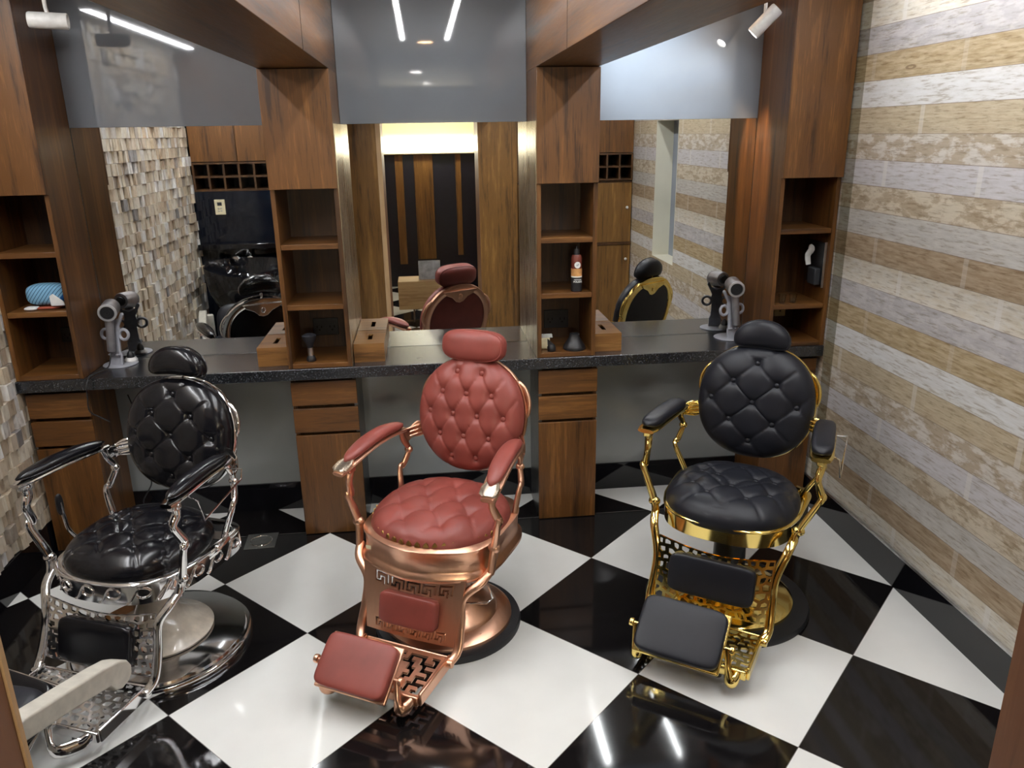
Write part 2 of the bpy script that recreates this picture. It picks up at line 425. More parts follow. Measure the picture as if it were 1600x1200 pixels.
b = MB(); b.box(-1.6, 2.8, YEND-0.1, 1.4, -0.1, 0.0); struct('floor', b, M['floor'], 'black and white checker tiles laid on the diagonal', smooth=0)
b = MB(); b.box(-1.6, 2.8, -2.3, 1.4, H, H+0.1); struct('ceiling', b, M['ceiling'], 'grey painted ceiling with light strips', smooth=0)
b = MB(); b.box(-0.3, 1.7, YEND-0.1, -2.3, 2.5, 2.62); struct('ceiling_passage', b, M['ceiling'], smooth=0)
b = MB(); b.box(-1.6, 2.8, YB, 1.4, -0.0, H); struct('wall_back', b, M['panel_grey'], 'grey wall behind the mirrors', smooth=0)
# left wall: bed + split-stone blocks
b = MB(); b.box(-1.6, XL-0.012, YOL-0.2, 1.4, 0, H); struct('wall_left', b, M['mortar'], smooth=0)
random.seed(4)
b = MB(); z = 0.165
while z < H-0.01:
    zh = 0.074; y = YOL-0.02-random.random()*0.05
    while y < YB:
        wd = random.choice([0.042, 0.05, 0.055, 0.06, 0.068]); d = random.choice([0.0, 0.004, 0.008, 0.013, 0.019, 0.025]); t = random.uniform(-0.006, 0.006); g = 0.0012
        y1 = min(y+wd, YB); z1 = min(z+zh, H)
        x0 = XL-0.014
        vs = [(x0, y+g, z+g), (x0, y1-g, z+g), (x0, y1-g, z1-g), (x0, y+g, z1-g),
              (XL-0.006+d+t, y+g, z+g), (XL-0.006+d-t, y1-g, z+g), (XL-0.006+d-t*0.4, y1-g, z1-g), (XL-0.006+d+t*1.2, y+g, z1-g)]
        b.add(vs, [(0, 1, 2, 3), (7, 6, 5, 4), (0, 4, 5, 1), (1, 5, 6, 2), (2, 6, 7, 3), (3, 7, 4, 0)])
        y += wd
    z += zh
struct('wall_left_stone', b, M['mosaic'], 'split stone mosaic of cream, tan and grey blocks', smooth=0)
# right wall with its niche
NY0, NY1, NZ0, NZ1 = -1.62, -1.03, 0.89, 2.02
b = MB()
b.box(XR, XR+0.2, NY1, 1.4, 0, H); b.box(XR, XR+0.2, YOR-0.2, NY0, 0, H)
b.box(XR, XR+0.2, NY0, NY1, 0, NZ0); b.box(XR, XR+0.2, NY0, NY1, NZ1, H)
struct('wall_right', b, M['planks'], 'wallpaper of bleached, grey and tan boards', smooth=0)
b = MB(); e = 0.004
b.box(XR-0.002, XR+0.15, NY0, NY0+e, NZ0, NZ1); b.box(XR-0.002, XR+0.15, NY1-e, NY1, NZ0, NZ1)
b.box(XR-0.002, XR+0.15, NY0, NY1, NZ1-e, NZ1); b.box(XR-0.002, XR+0.15, NY0, NY1, NZ0, NZ0+e)
struct('trim_1', b, M['cream_wall'], 'cream painted lining of the wall niche', smooth=0)
b = MB(); b.box(XR+0.146, XR+0.199, NY0, NY1, NZ0, NZ1); struct('trim_2', b, M['grey_wall'], 'blue grey back of the wall niche', smooth=0)
# baseboards
SK = 0.155
b = MB(); b.box(XR-0.006, XR+0.01, YOR, YB, 0, SK); struct('baseboard_right', b, M['black_gloss'], smooth=0)
b = MB(); b.box(XR-0.010, XR+0.01, YOR, YF+0.06, SK, SK+0.014); struct('trim_3', b, M['alu'], 'pale strip along the foot of the plank wall', bevel=0.003)
b = MB(); b.box(XL-0.02, XL+0.006, YOL, YB, 0, SK+0.006); struct('baseboard_left', b, M['black_gloss'], smooth=0)
b = MB(); b.box(XL, XR, YB-0.012, YB+0.01, 0, SK); struct('baseboard_back', b, M['black_gloss'], smooth=0)
# clear corner guard beside the right tower
t = NT('clear_film'); tr = t.n('BsdfTransparent', Color=(0.86, 0.86, 0.83)); gl = t.n('BsdfGlossy', Color=(1, 1, 1), Roughness=0.1)
mxn = t.n('MixShader', i0=0.05, i1=tr, i2=gl); t.t.links.new(mxn.outputs[0], t.out.inputs[0]); M['film'] = t.m
b = MB(); b.box(XR-0.004, XR-0.001, 0.725, YF, SK+0.015, H); struct('trim_4', b, M['film'], 'clear plastic strip guarding the wall edge', smooth=0)

# beams over the middle towers, running out from the mirror wall to the passage
ZB = 2.213
for i, (x0, x1) in enumerate((TOW[1], TOW[2])):
    b = MB(); b.box(x0, x1, YP, YM-0.004, ZB, H-0.001)
    struct('beam', b, M['woody'], 'walnut clad beam over the %s shelf tower' % ('left middle', 'right middle')[i], bevel=0.002)
for x, nm in ((TOW[1][1], 10), (TOW[2][0], 11)):
    b = MB(); b.box(x-0.001, x+0.001, 0.06, 0.0615, ZB, H-0.002); struct('trim_%d' % nm, b, M['slot_dark'], 'thin panel seam on the beam face', smooth=0)
# opposite side of the room
b = MB(); b.box(XL-0.2, -0.1, YOL-0.05, YOL, 0, 1.509); b.box(-0.2, -0.1, YOR, YOL-0.05, 0, H); struct('wall_front_left', b, M['black_glass'], 'glossy black panelled wall behind the wash basin', smooth=0)
b = MB(); b.box(XL-0.2, -0.2, YOL-0.6, YOL-0.42, 1.5, H); struct('wall_front_left_upper', b, M['wood_in'], smooth=0)
b = MB(); b.box(-0.11, 0.19, -2.75, YP, 0, H); b.box(-0.3, -0.1, YEND, -2.7, 0, H); struct('wall_passage_left', b, M['wood_back'], 'wood clad side of the passage', smooth=0)
b = MB(); b.box(1.075, 1.43, -2.75, YP-0.015, 0, H); b.box(1.42, 1.7, YEND, -2.7, 0, H); struct('wall_passage_right', b, M['wood_back'], 'wood clad side of the passage', smooth=0)
b = MB(); b.box(1.3815, 1.3845, YP-0.015, YP-0.012, 0, H); b.box(1.43, XR+0.1, YOR-0.6, YOR-0.4, 0, H); struct('wall_front_right', b, M['wood_in'], smooth=0)
b = MB(); b.box(0.19, 1.075, -2.4, YP+0.0, 2.5, H); struct('lintel', b, M['woodx'], 'walnut header over the passage', smooth=0)
b = MB(); b.box(0.165, 0.207, YP, YP+0.006, 0, 2.45); struct('trim_5', b, M['jamb_edge'], 'pale edge strip of the passage jamb', smooth=0)
b = MB(); b.box(0.189, 0.205, -2.76, YP-0.001, 0, 2.45); struct('trim_6', b, M['jamb'], 'brown lining of the passage jamb', smooth=0)
b = MB(); b.box(1.0735, 1.0755, -2.76, -2.2635, 0, 2.45); struct('trim_7', b, M['jamb'], 'brown lining of the right passage jamb', smooth=0)
b = MB(); b.box(-0.3, 1.7, YEND-0.1, YEND, 0, 2.6); struct('wall_far', b, M['navy'], 'dark wall at the far end of the passage', smooth=0)

# ------------------------------------------------------------------ ceiling lights
def strip(x, y0, y1, label, w=0.016):
    t = thing('strip_light', label, 'strip light', (x, (y0+y1)/2, H), group='ceiling light strips')
    h = (y1-y0)/2
    b = MB(); b.box(-0.021, 0.021, -h-0.004, h+0.004, -0.006, 0); b.build('housing', M['alu'], t, smooth=0)
    b = MB(); b.box(-w, w, -h, h, -0.010, -0.0062); b.build('diffuser', M['lamp_white'], t, smooth=0)
strip(-1.17, -1.65, 0.35, 'white light strip in the left bay ceiling nearest the stone wall', 0.024)
strip(-0.47, -1.65, 0.4, 'white light strip in the left bay ceiling beside the beam')
strip(0.465, -1.07, 0.75, 'white light strip in the middle ceiling nearer the left beam', 0.013)
strip(0.785, -1.07, 0.75, 'white light strip in the middle ceiling nearer the right beam', 0.013)
strip(1.74, -2.1, 0.5, 'white light strip in the right bay ceiling beside the beam')
strip(2.30, -2.1, 0.5, 'white light strip in the right bay ceiling nearest the plank wall', 0.009)
def downlight(x, y, z, mat, label, r=0.06):
    t = thing('downlight', label, 'downlight', (x, y, z))
    b = MB(); b.lathe([(r, 0), (r+0.014, -0.001), (r+0.012, -0.006), (r, -0.006)], 32, cap=False); b.build('bezel', M['white_plastic'], t)
    b = MB(); b.lathe([(0.0005, -0.003), (r, -0.003), (r, -0.001), (0.0005, -0.001)], 32); b.build('lens', mat, t)
downlight(0.63, -1.29, H, M['lamp_warm'], 'warm round downlight in the ceiling before the passage')
downlight(0.55, -2.85, 2.5, M['lamp_cool'], 'round white downlight just inside the passage')
downlight(0.66, -4.6, 2.5, M['lamp_cool'], 'round white downlight deep in the passage')

def spot(loc, aim, stem, label, power, col, size, blend, lens):
    t = thing('spotlight', label, 'spotlight', loc, group='white ceiling spotlights')
    d = norm(Vector(aim)-Vector(loc)); q = d.to_track_quat('Z', 'Y').to_matrix().to_4x4()
    b = MB(); b.lathe([(0.012, -0.075), (0.028, -0.074), (0.031, -0.068), (0.031, 0.066), (0.029, 0.07), (0.025, 0.07), (0.025, 0.055), (0.012, 0.055)], 32)
    b.build('can', M['white_plastic'], t, mx=q)
    b = MB(); b.lathe([(0.0005, 0.056), (0.024, 0.056), (0.024, 0.059), (0.0005, 0.059)], 24); b.build('lens', lens, t, mx=q)
    b = MB(); b.tube([(0, 0, 0.02), (stem[0], stem[1], 0.05), (stem[0], stem[1], H-loc[2])], 0.008, 10); b.build('stem', M['white_plastic'], t)
    b = MB(); b.lathe([(0.02, H-loc[2]-0.02), (0.03, H-loc[2]-0.016), (0.03, H-loc[2]-0.0005)], 20, T(stem[0], stem[1], 0)); b.build('ceiling_rose', M['white_plastic'], t)
    l = bpy.data.lights.new('spot_beam', 'SPOT'); l.energy = power; l.color = col; l.spot_size = rad(size); l.spot_blend = blend; l.shadow_soft_size = 0.02
    lo = bpy.data.objects.new('spot_beam', l); C.objects.link(lo); lo.parent = t
    lo.matrix_local = T(*(d*0.072)) @ d.to_track_quat('-Z', 'Y').to_matrix().to_4x4()
spot((2.145, 0.93, 2.405), (1.95, 1.01, 2.19), (0, 0.0), 'white spotlight aimed down at the right grey glass panel', 5, (0.84, 0.92, 1.0), 110, 1.0, M['lamp_spot'])
spot((1.50, 0.62, 2.46), (1.66, 1.155, 2.20), (0, 0.0), 'unseen white spotlight added behind the right beam to brighten the grey glass panel', 38, (0.80, 0.90, 1.0), 85, 1.0, M['lamp_spot'])  # unseen lamp, added for the glow on the right grey panel
spot((-0.90, 0.80, 2.395), (-0.55, 0.86, 2.385), (-0.005, 0.0), 'white spotlight hanging over the left bay and turned sideways', 3, (1.0, 0.95, 0.9), 70, 0.9, M['dryer_light'])

t = thing('downlight', 'unseen warm downlight added to streak the side of the corner shelf tower', 'downlight', (1.95, 1.01, H))  # added out of view to make the warm streak on the tower side
b = MB(); b.lathe([(0.03, 0), (0.042, -0.001), (0.040, -0.006), (0.03, -0.006)], 32, cap=False); b.build('bezel', M['white_plastic'], t)
b = MB(); b.lathe([(0.0005, -0.003), (0.03, -0.003), (0.03, -0.001), (0.0005, -0.001)], 32); b.build('lens', M['lamp_warm'], t)
l = bpy.data.lights.new('added_streak_beam', 'SPOT'); l.energy = 75; l.color = (1.0, 0.66, 0.34); l.spot_size = rad(19); l.spot_blend = 0.6; l.shadow_soft_size = 0.02
lo = bpy.data.objects.new('added_streak_beam', l); C.objects.link(lo); lo.parent = t
lo.matrix_local = T(0, 0, -0.02) @ Vector((0.29, 0.075, -0.84)).to_track_quat('-Z', 'Y').to_matrix().to_4x4()

# ================================================================== WALL UNITS
def tower(i, shelves, label):
    x0, x1 = TOW[i]; xc = (x0+x1)/2; w = x1-x0; zb = 0.89; top = ZB if i in (1, 2) else H
    t = thing('shelf_tower', label, 'shelf unit', (xc, YF+0.01, zb), group='walnut shelf towers on the counter')
    hx = w/2; D = YM-0.004-YF-0.01; s = 0.020; zc = 1.718-zb
    for k in (-1, 1):
        b = MB(); b.box(min(k*hx, k*(hx-s)), max(k*hx, k*(hx-s)), 0, D, 0.0005, top-zb-0.001); b.build('side_panel', M['wood'], t, bevel=0.001)
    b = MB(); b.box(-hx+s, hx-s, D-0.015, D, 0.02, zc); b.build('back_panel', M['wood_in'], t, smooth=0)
    b = MB(); b.box(-hx+s, hx-s, 0.002, D-0.015, 0.0005, 0.022); b.build('bottom_shelf', M['woodx'], t, bevel=0.001)
    for z in shelves:
        b = MB(); b.box(-hx+s, hx-s, 0.004, D-0.015, z-zb-0.012, z-zb+0.012); b.build('shelf', M['woodx'], t, bevel=0.0015)
    b = MB(); b.box(-hx+s, hx-s, 0.006, D-0.015, zc, zc+0.018); b.build('cabinet_floor', M['woodx'], t, smooth=0)
    b = MB(); b.box(-hx-0.0005, hx+0.0005, -0.018, -0.001, zc-0.002, top-zb-0.003); b.build('cabinet_door', M['wood'], t, bevel=0.0015)
    return t
tower(0, (1.459, 1.195), 'walnut shelf tower against the stone wall with a blue towel inside')
tower(1, (1.460, 1.182), 'walnut shelf tower holding a shaving brush')
tower(2, (1.456, 1.193), 'walnut shelf tower holding a polish can')
tower(3, (1.464, 1.094), 'walnut shelf tower in the corner by the plank wall')

b = MB(); b.box(XL+0.006, XR-0.007, YF, YM-0.001, 0.835, 0.8898)
tag(b.build('countertop', M['granite'], bevel=0.003), 'long black granite counter running under all the mirrors', 'counter')

PED = [(XL+0.02, -1.045), (-0.118, 0.192), (1.083, 1.380), (2.262, XR-0.02)]
def pedestal(i, label):
    x0, x1 = PED[i]; xc = (x0+x1)/2; hx = (x1-x0)/2; y0 = 0.86
    t = thing('drawer_pedestal', label, 'drawer unit', (xc, y0, 0), group='walnut drawer pedestals under the counter')
    D = YB-0.013-y0
    lm = M['steel_dark'] if i == 2 else M['wood']; rm = M['steel_dark'] if i == 1 else M['wood']
    b = MB(); b.box(-hx, -hx+0.018, 0.004, D, 0.0, 0.834); b.build('side_panel', lm, t, bevel=0.001)
    b = MB(); b.box(hx-0.018, hx, 0.004, D, 0.0, 0.834); b.build('side_panel', rm, t, bevel=0.001)
    b = MB(); b.box(-hx+0.018, hx-0.018, 0.022, D, 0.0, 0.833); b.build('carcass', M['wood_in'], t, smooth=0)
    e = 0.0
    for (z0, z1, nm) in ((0.696, 0.816, 'drawer'), (0.556, 0.678, 'drawer'), (0.004, 0.540, 'door')):
        b = MB(); b.box(-hx-e, hx+e, -0.016, 0.003, z0, z1); b.build(nm, M['woodx'] if nm == 'drawer' else M['wood'], t, bevel=0.0015)
    return t
pedestal(0, 'walnut drawer pedestal beside the stone wall')
pedestal(1, 'walnut drawer pedestal between the chrome and copper chairs')
pedestal(2, 'walnut drawer pedestal between the copper and gold chairs')
pedestal(3, 'walnut drawer pedestal in the corner behind the gold chair')

BAYS = [(TOW[0][1], TOW[1][0], 'left bay beside the stone wall'), (TOW[1][1], TOW[2][0], 'middle bay behind the copper chair'), (TOW[2][1], TOW[3][0], 'right bay behind the gold chair')]
for k, (x0, x1, nm) in enumerate(BAYS):
    b = MB(); b.box(x0+0.001, x1-0.001, YM, YM+0.006, 0.8905, 1.996)
    tag(b.build('mirror', M['mirror'], smooth=0), 'frameless mirror in the '+nm, 'mirror', 'station mirrors')
    b = MB(); b.box(x0+0.001, x1-0.001, YM-0.008, YM+0.006, 1.990, H-0.001)
    tag(b.build('glass_panel', M['grey_glass'], bevel=0.001), 'grey glossy glass panel above the mirror in the '+nm, 'glass panel', 'grey glass panels over the mirrors')
# steel cladding of the tower sides in the middle bay
b = MB(); b.box(TOW[1][1]+0.0005, TOW[1][1]+0.003, YF+0.012, YM-0.001, 0.891, 1.989); struct('trim_8', b, M['steel'], 'brassy steel cladding on the tower side', smooth=0)
b = MB(); b.box(TOW[2][0]-0.003, TOW[2][0]-0.0005, YF+0.012, YM-0.001, 0.891, 1.989); struct('trim_9', b, M['steel'], 'brassy steel cladding on the tower side', smooth=0)

# ================================================================== THINGS ON THE COUNTER
def tissue_box(x0, x1, y0, label):
    t = thing('tissue_box', label, 'tissue box', ((x0+x1)/2, (y0+1.152)/2, 0.8902), group='wooden tissue boxes')
    hx, hy, h = (x1-x0)/2, (1.152-y0)/2, 0.092
    b = MB()
    b.box(-hx, hx, -hy, -hy+0.008, 0, h-0.008); b.box(-hx, hx, hy-0.008, hy, 0, h-0.008)
    b.box(-hx, -hx+0.008, -hy, hy, 0, h-0.008); b.box(hx-0.008, hx, -hy, hy, 0, h-0.008)
    b.build('body', M['teak'], t, bevel=0.0006)
    sx, sy = 0.011, 0.055
    b = MB(); b.box(-hx, -sx, -hy, hy, h-0.008, h); b.box(sx, hx, -hy, hy, h-0.008, h)
    b.box(-sx, sx, -hy, -sy, h-0.008, h); b.box(-sx, sx, sy, hy, h-0.008, h)
    b.build('lid', M['teak'], t)
    b = MB(); b.box(-hx+0.01, hx-0.01, -hy+0.01, hy-0.01, 0.03, 0.05); b.build('slot_shade', M['slot_dark'], t, smooth=0)  # near-black slab, paints the shade seen through the lid slot
tissue_box(-0.264, -0.117, 0.885, 'wooden tissue box left of the shaving brush tower')
tissue_box(0.190, 0.336, 0.885, 'wooden tissue box in the middle bay right of the shaving brush tower')
tissue_box(1.366, 1.508, 0.885, 'wooden tissue box right of the polish can tower')

def dryer_set(x, y, turn, side):
    s = thing('dryer_stand', 'grey hair dryer stand with two ring loops by the %s' % side, 'dryer stand', (x, y, 0.8902), rad(turn*18), group='hair dryer stands')
    b = MB(); b.lathe([(0.0005, 0), (0.078, 0), (0.080, 0.002), (0.078, 0.005), (0.0005, 0.005)], 40, T(0.0, 0.045, 0)); b.build('base_plate', M['grey_plastic'], s)
    tilt = RX(-8)
    # upright board: waisted outline, drawn in x-z and extruded along y
    prof = [(-0.026, 0.0), (0.026, 0.0), (0.026, 0.05), (0.020, 0.065), (0.019, 0.13), (0.024, 0.165), (0.020, 0.19), (0.030, 0.215), (0.042, 0.245), (0.038, 0.256), (0.031, 0.253),
            (0.022, 0.228), (0.0, 0.218), (-0.022, 0.228), (-0.031, 0.253), (-0.038, 0.256), (-0.042, 0.245), (-0.030, 0.215), (-0.020, 0.19), (-0.024, 0.165), (-0.019, 0.13), (-0.020, 0.065), (-0.026, 0.05)]
    prof = [(x_*1.28, z_) for x_, z_ in prof]; up = Matrix(((1, 0, 0, 0), (0, 0, 1, 0), (0, 1, 0, 0), (0, 0, 0, 1)))
    b = MB(); b.prism(prof, 0.0, 0.012, T(0, 0.012, 0.004) @ tilt @ up); b.build('upright', M['grey_plastic'], s, bevel=0.002)
    for k in (-1, 1):
        ring = [(k*0.050+0.024*math.cos(a*PI/12), 0.006, 0.150+0.024*math.sin(a*PI/12)) for a in range(24)]
        b = MB(); b.tube(ring, 0.0075, 8, (0, 1, 0), True); b.build('ring', M['grey_plastic'], s, mx=T(0, 0.012, 0.004) @ tilt)
        b = MB(); b.box(min(k*0.010, k*0.029), max(k*0.010, k*0.029), -0.014, 0.014, 0.048, 0.056); b.build('clip', M['grey_plastic'], s, mx=T(0, 0.012, 0.004) @ tilt, bevel=0.002)
    n = thing('dryer_nozzle', 'pale and black nozzle on the dryer stand base by the %s' % side, 'nozzle', (x+0.040-0.012*turn, y+0.078, 0.8957), group='spare dryer nozzles')
    b = MB(); b.lathe([(0.0005, 0), (0.030, 0), (0.031, 0.006), (0.024, 0.018), (0.0005, 0.018)], 28); b.build('collar', M['white_plastic'], n)
    b = MB(); b.lathe([(0.0005, 0.0182), (0.017, 0.0182), (0.017, 0.03), (0.013, 0.042), (0.003, 0.052), (0.0005, 0.052)], 24); b.build('tip', M['black_plastic'], n)
    d = thing('hair_dryer', 'grey hair dryer with a black filter grille on the stand by the %s' % side, 'hair dryer', (x, y, 0.8902), rad(turn*18), group='hair dryers')
    g = T(0, 0.012, 0.004) @ tilt
    b = MB(); b.lathe([(0.0005, 0.068), (0.015, 0.068), (0.0195, 0.074), (0.0195, 0.21), (0.022, 0.225)], 24, T(0, -0.0245, 0)); b.build('handle', M['dryer_body'], d, mx=g)
    hm = g @ T(0, -0.022, 0.268) @ RZ(-turn*26) @ RX(90+14) @ Matrix.Scale(1.15, 4) @ Matrix.Scale(0.78, 4, (0, 0, 1))
    b = MB(); b.lathe([(0.024, -0.075), (0.031, -0.073), (0.035, -0.06), (0.0365, 0.03), (0.036, 0.042), (0.031, 0.048), (0.027, 0.048), (0.027, 0.04), (0.0005, 0.04)], 36); b.build('head', M['dryer_body'], d, mx=hm)
    b = MB(); b.lathe([(0.0285, 0.0485), (0.0345, 0.0475), (0.0355, 0.043), (0.037, 0.043), (0.036, 0.050), (0.029, 0.052)], 36, cap=False); b.build('rear_ring', M['dryer_light'], d, mx=hm)
    b = MB(); b.lathe([(0.0005, 0.0405), (0.0265, 0.0405), (0.0265, 0.047), (0.0005, 0.047)], 28)
    for k in range(3):
        r = 0.007+0.0075*k; b.tube([(r*math.cos(a*PI/10), r*math.sin(a*PI/10), 0.0475) for a in range(20)], 0.0014, 6, (0, 0, 1), True)
    b.build('filter_grille', M['black_plastic'], d, mx=hm)
    b = MB(); b.lathe([(0.0005, -0.086), (0.017, -0.086), (0.021, -0.075), (0.0005, -0.075)], 28); b.build('outlet', M['black_plastic'], d, mx=hm)
    b = MB(); cpts = [(0, -0.006, 0.08), (0.002, -0.02, 0.05), (-0.004, -0.035, 0.012), (0.0, -0.08, 0.006), (0.004, -0.15, 0.007)]
    if turn < 0: cpts += [(0.02, -0.20, 0.009), (0.03, -0.235, -0.02), (0.022, -0.235, -0.08), (0.012, -0.225, -0.15), (0.035, -0.19, -0.19), (0.05, -0.16, -0.22)]
    b.tube(bez(cpts, 5), 0.0032, 8); b.build('power_cord', M['black_plastic'], d)
dryer_set(-0.965, 1.005, -1, 'stone wall tower')
dryer_set(2.145, 1.005, 1, 'plank wall tower')

# shaving brush
t = thing('shaving_brush', 'black shaving brush with a silver ferrule standing in the shelf', 'shaving brush', (-0.012, 0.872, 0.9126)); t.scale = (1.25, 1.25, 1.28)
b = MB(); b.lathe([(0.0005, 0), (0.016, 0), (0.018, 0.004), (0.017, 0.012), (0.012, 0.022), (0.0005, 0.022)], 24); b.build('handle', M['black_plastic'], t)
b = MB(); b.lathe([(0.0005, 0.022), (0.0105, 0.022), (0.0115, 0.035), (0.0105, 0.052), (0.0005, 0.052)], 24); b.build('ferrule', M['alu'], t)
b = MB(); b.lathe([(0.0005, 0.052), (0.010, 0.052), (0.016, 0.07), (0.026, 0.09), (0.027, 0.098), (0.016, 0.104), (0.0005, 0.105)], 28); b.build('bristles', M['bristle'], t)

def outlet(x, z, wd, ht, mat, label, y=None):
    y = (YM-0.004-0.015) if y is None else y
    t = thing('power_outlet', label, 'power outlet', (x, y, z), group='power outlets in the shelves')
    b = MB(); b.box(-wd/2, wd/2, -0.009, -0.0005, -ht/2, ht/2); b.build('cover_plate', mat, t, bevel=0.003)
    b = MB(); n = max(1, round(wd/0.055))
    for k in range(n):
        cx = (k-(n-1)/2)*wd/n
        for dx, dz, a, c in ((-0.011, 0.0, 0.0025, 0.006), (0.011, 0.0, 0.0025, 0.006), (0, -0.016, 0.004, 0.004)):
            b.box(cx+dx-a, cx+dx+a, -0.0098, -0.0088, dz-c, dz+c)
    b.build('sockets', M['slot_dark'], t, smooth=0)
outlet(0.036, 1.018, 0.126, 0.088, M['socket_plastic'], 'dark double power outlet behind the shaving brush')
outlet(1.218, 1.010, 0.128, 0.096, M['socket_plastic'], 'dark double power outlet behind the black diffuser')
outlet(-1.18, 1.03, 0.115, 0.075, M['socket_plastic'], 'dark power outlet in the bottom compartment by the stone wall')
outlet(2.44, 1.02, 0.062, 0.09, M['ivory_plastic'], 'pale power outlet under the shelf of glasses')

# polish can
t = thing('polish_can', 'dark brown aerosol can of polish with a round white badge', 'spray can', (1.272, 0.862, 1.2055))
b = MB(); b.lathe([(0.0005, 0), (0.0235, 0), (0.0258, 0.003), (0.0258, 0.165), (0.021, 0.177), (0.0005, 0.177)], 36); b.build('can', M['can_brown'], t)
b = MB(); b.lathe([(0.0259, 0.076), (0.0264, 0.076), (0.0264, 0.112), (0.0259, 0.112)], 36, cap=False); b.build('printed_band', M['can_band'], t)
b = MB(); b.lathe([(0.0259, 0.070), (0.0265, 0.070), (0.0265, 0.076), (0.0259, 0.076)], 36, cap=False); b.build('cream_line', M['paper_white'], t)
b = MB(); b.lathe([(0.0005, 0.177), (0.0145, 0.177), (0.0145, 0.19), (0.012, 0.205), (0.0005, 0.205)], 24); b.lathe([(0.0005, 0.205), (0.005, 0.205), (0.005, 0.216), (0.0005, 0.216)], 12); b.build('cap', M['black_plastic'], t)
b = MB(); b.lathe([(0.0258, 0.003), (0.0262, 0.003), (0.0262, 0.07), (0.0258, 0.07)], 36, cap=False); b.build('label_band', M['black_plastic'], t)
def wrap(pts, r=0.0266, cx=0.0):     # bend a flat disc onto the can, facing -y
    return [((r+0.0002)*math.sin(x/r), -(r+0.0002)*math.cos(x/r), z) for x, z in pts]
b = MB(); pts = [(0.0155*math.cos(a*PI/14), 0.130+0.0155*math.sin(a*PI/14)) for a in range(28)]
b.v = wrap(pts); b.f = [tuple(range(28))]
b2 = MB(); ctr = wrap([(0, 0.130)])[0]; b2.add(b.v+[ctr], [(i, (i+1) % 28, 28) for i in range(28)]); b2.build('badge', M['paper_white'], t, mx=T(0, -0.0002, 0))
def word(txt, size, loc, mat, parent, name='lettering', rx=90, rz=0):
    cu = bpy.data.curves.new(name, 'FONT'); cu.body = txt; cu.size = size; cu.align_x = 'CENTER'; cu.align_y = 'CENTER'; cu.extrude = 0.0002; cu.offset = size*0.02
    cu.materials.append(mat); o = bpy.data.objects.new(name, cu); C.objects.link(o); o.parent = parent
    me = bpy.data.meshes.new_from_object(o); C.objects.unlink(o)
    o = bpy.data.objects.new(name, me); C.objects.link(o); o.parent = parent
    o.matrix_local = T(*loc) @ RZ(rz) @ RX(rx); return o
word('POLISH', 0.0125, (0, -0.0272, 0.050), M['paper_white'], t)
word('FURNITURE', 0.0066, (0, -0.0272, 0.060), M['paper_white'], t)
word('aP', 0.013, (0, -0.0274, 0.130), M['grey_wall'], t)

# black diffuser and small things beside it
t = thing('diffuser_nozzle', 'black bell shaped hair dryer diffuser standing in the shelf', 'diffuser', (1.268, 0.880, 0.9126))
b = MB(); b.lathe([(0.0005, 0), (0.054, 0), (0.056, 0.006), (0.053, 0.018), (0.036, 0.045), (0.026, 0.062), (0.024, 0.078), (0.019, 0.078), (0.019, 0.06), (0.0005, 0.06)], 40); b.build('bell', M['black_plastic'], t)
t = thing('trimmer_guard', 'small black pointed nozzle left of the black diffuser', 'nozzle', (1.150, 0.858, 0.9126))
b = MB(); b.lathe([(0.0005, 0), (0.019, 0), (0.021, 0.004), (0.021, 0.022), (0.014, 0.034), (0.0005, 0.036)], 28); b.build('barrel', M['black_plastic'], t)
b = MB(); b.prism([(-0.019, 0.03), (0.010, 0.034), (0.0, 0.045), (-0.020, 0.062)], -0.006, 0.006, Matrix(((1, 0, 0, 0), (0, 0, 1, 0), (0, 1, 0, 0), (0, 0, 0, 1)))); b.build('beak', M['black_plastic'], t)
t = thing('soap_brush', 'small ivory brush with white bristles behind the black nozzle', 'brush', (1.125, 0.905, 0.9126))
b = MB(); b.box(-0.022, 0.024, -0.01, 0.01, 0, 0.058); b.build('block', M['ivory_plastic'], t, bevel=0.005)
b = MB()
for k in range(11): b.box(-0.024+k*0.0055, -0.0205+k*0.0055, -0.012, 0.012, 0.058, 0.073)
b.build('bristles', M['paper_white'], t, smooth=0)

# towel in the left tower
t = thing('rolled_towel', 'rolled blue striped towel lying in the shelf by the stone wall', 'towel', (-1.17, 0.93, 1.2075))
b = MB(); b.pillow(0.085, 0.055, 0.048, 3.2, 36, 20, mx=T(0, 0, 0.063)); b.build('roll', M['towel'], t)
b = MB(); b.prism([(0.03, 0.0), (0.09, 0.0), (0.085, 0.02), (0.045, 0.055), (0.03, 0.045)], -0.058, -0.050, Matrix(((1, 0, 0, 0), (0, 0, 1, 0), (0, 1, 0, 0), (0, 0, 0, 1)))); b.build('white_hem', M['paper_white'], t, mx=T(0, 0, 0.016), bevel=0.002)
t = thing('folded_cloth', 'flat red and white cloth under the blue towel', 'cloth', (-1.18, 0.93, 1.2075))
b = MB(); b.pillow(0.075, 0.06, 0.0055, 4, 30, 10, mx=T(0, 0, 0.006)); b.build('red_fold', M['cloth_red'], t)
b = MB(); b.pillow(0.03, 0.03, 0.0068, 3, 24, 10, mx=T(-0.048, -0.045, 0.0072)); b.build('white_fold', M['paper_white'], t)

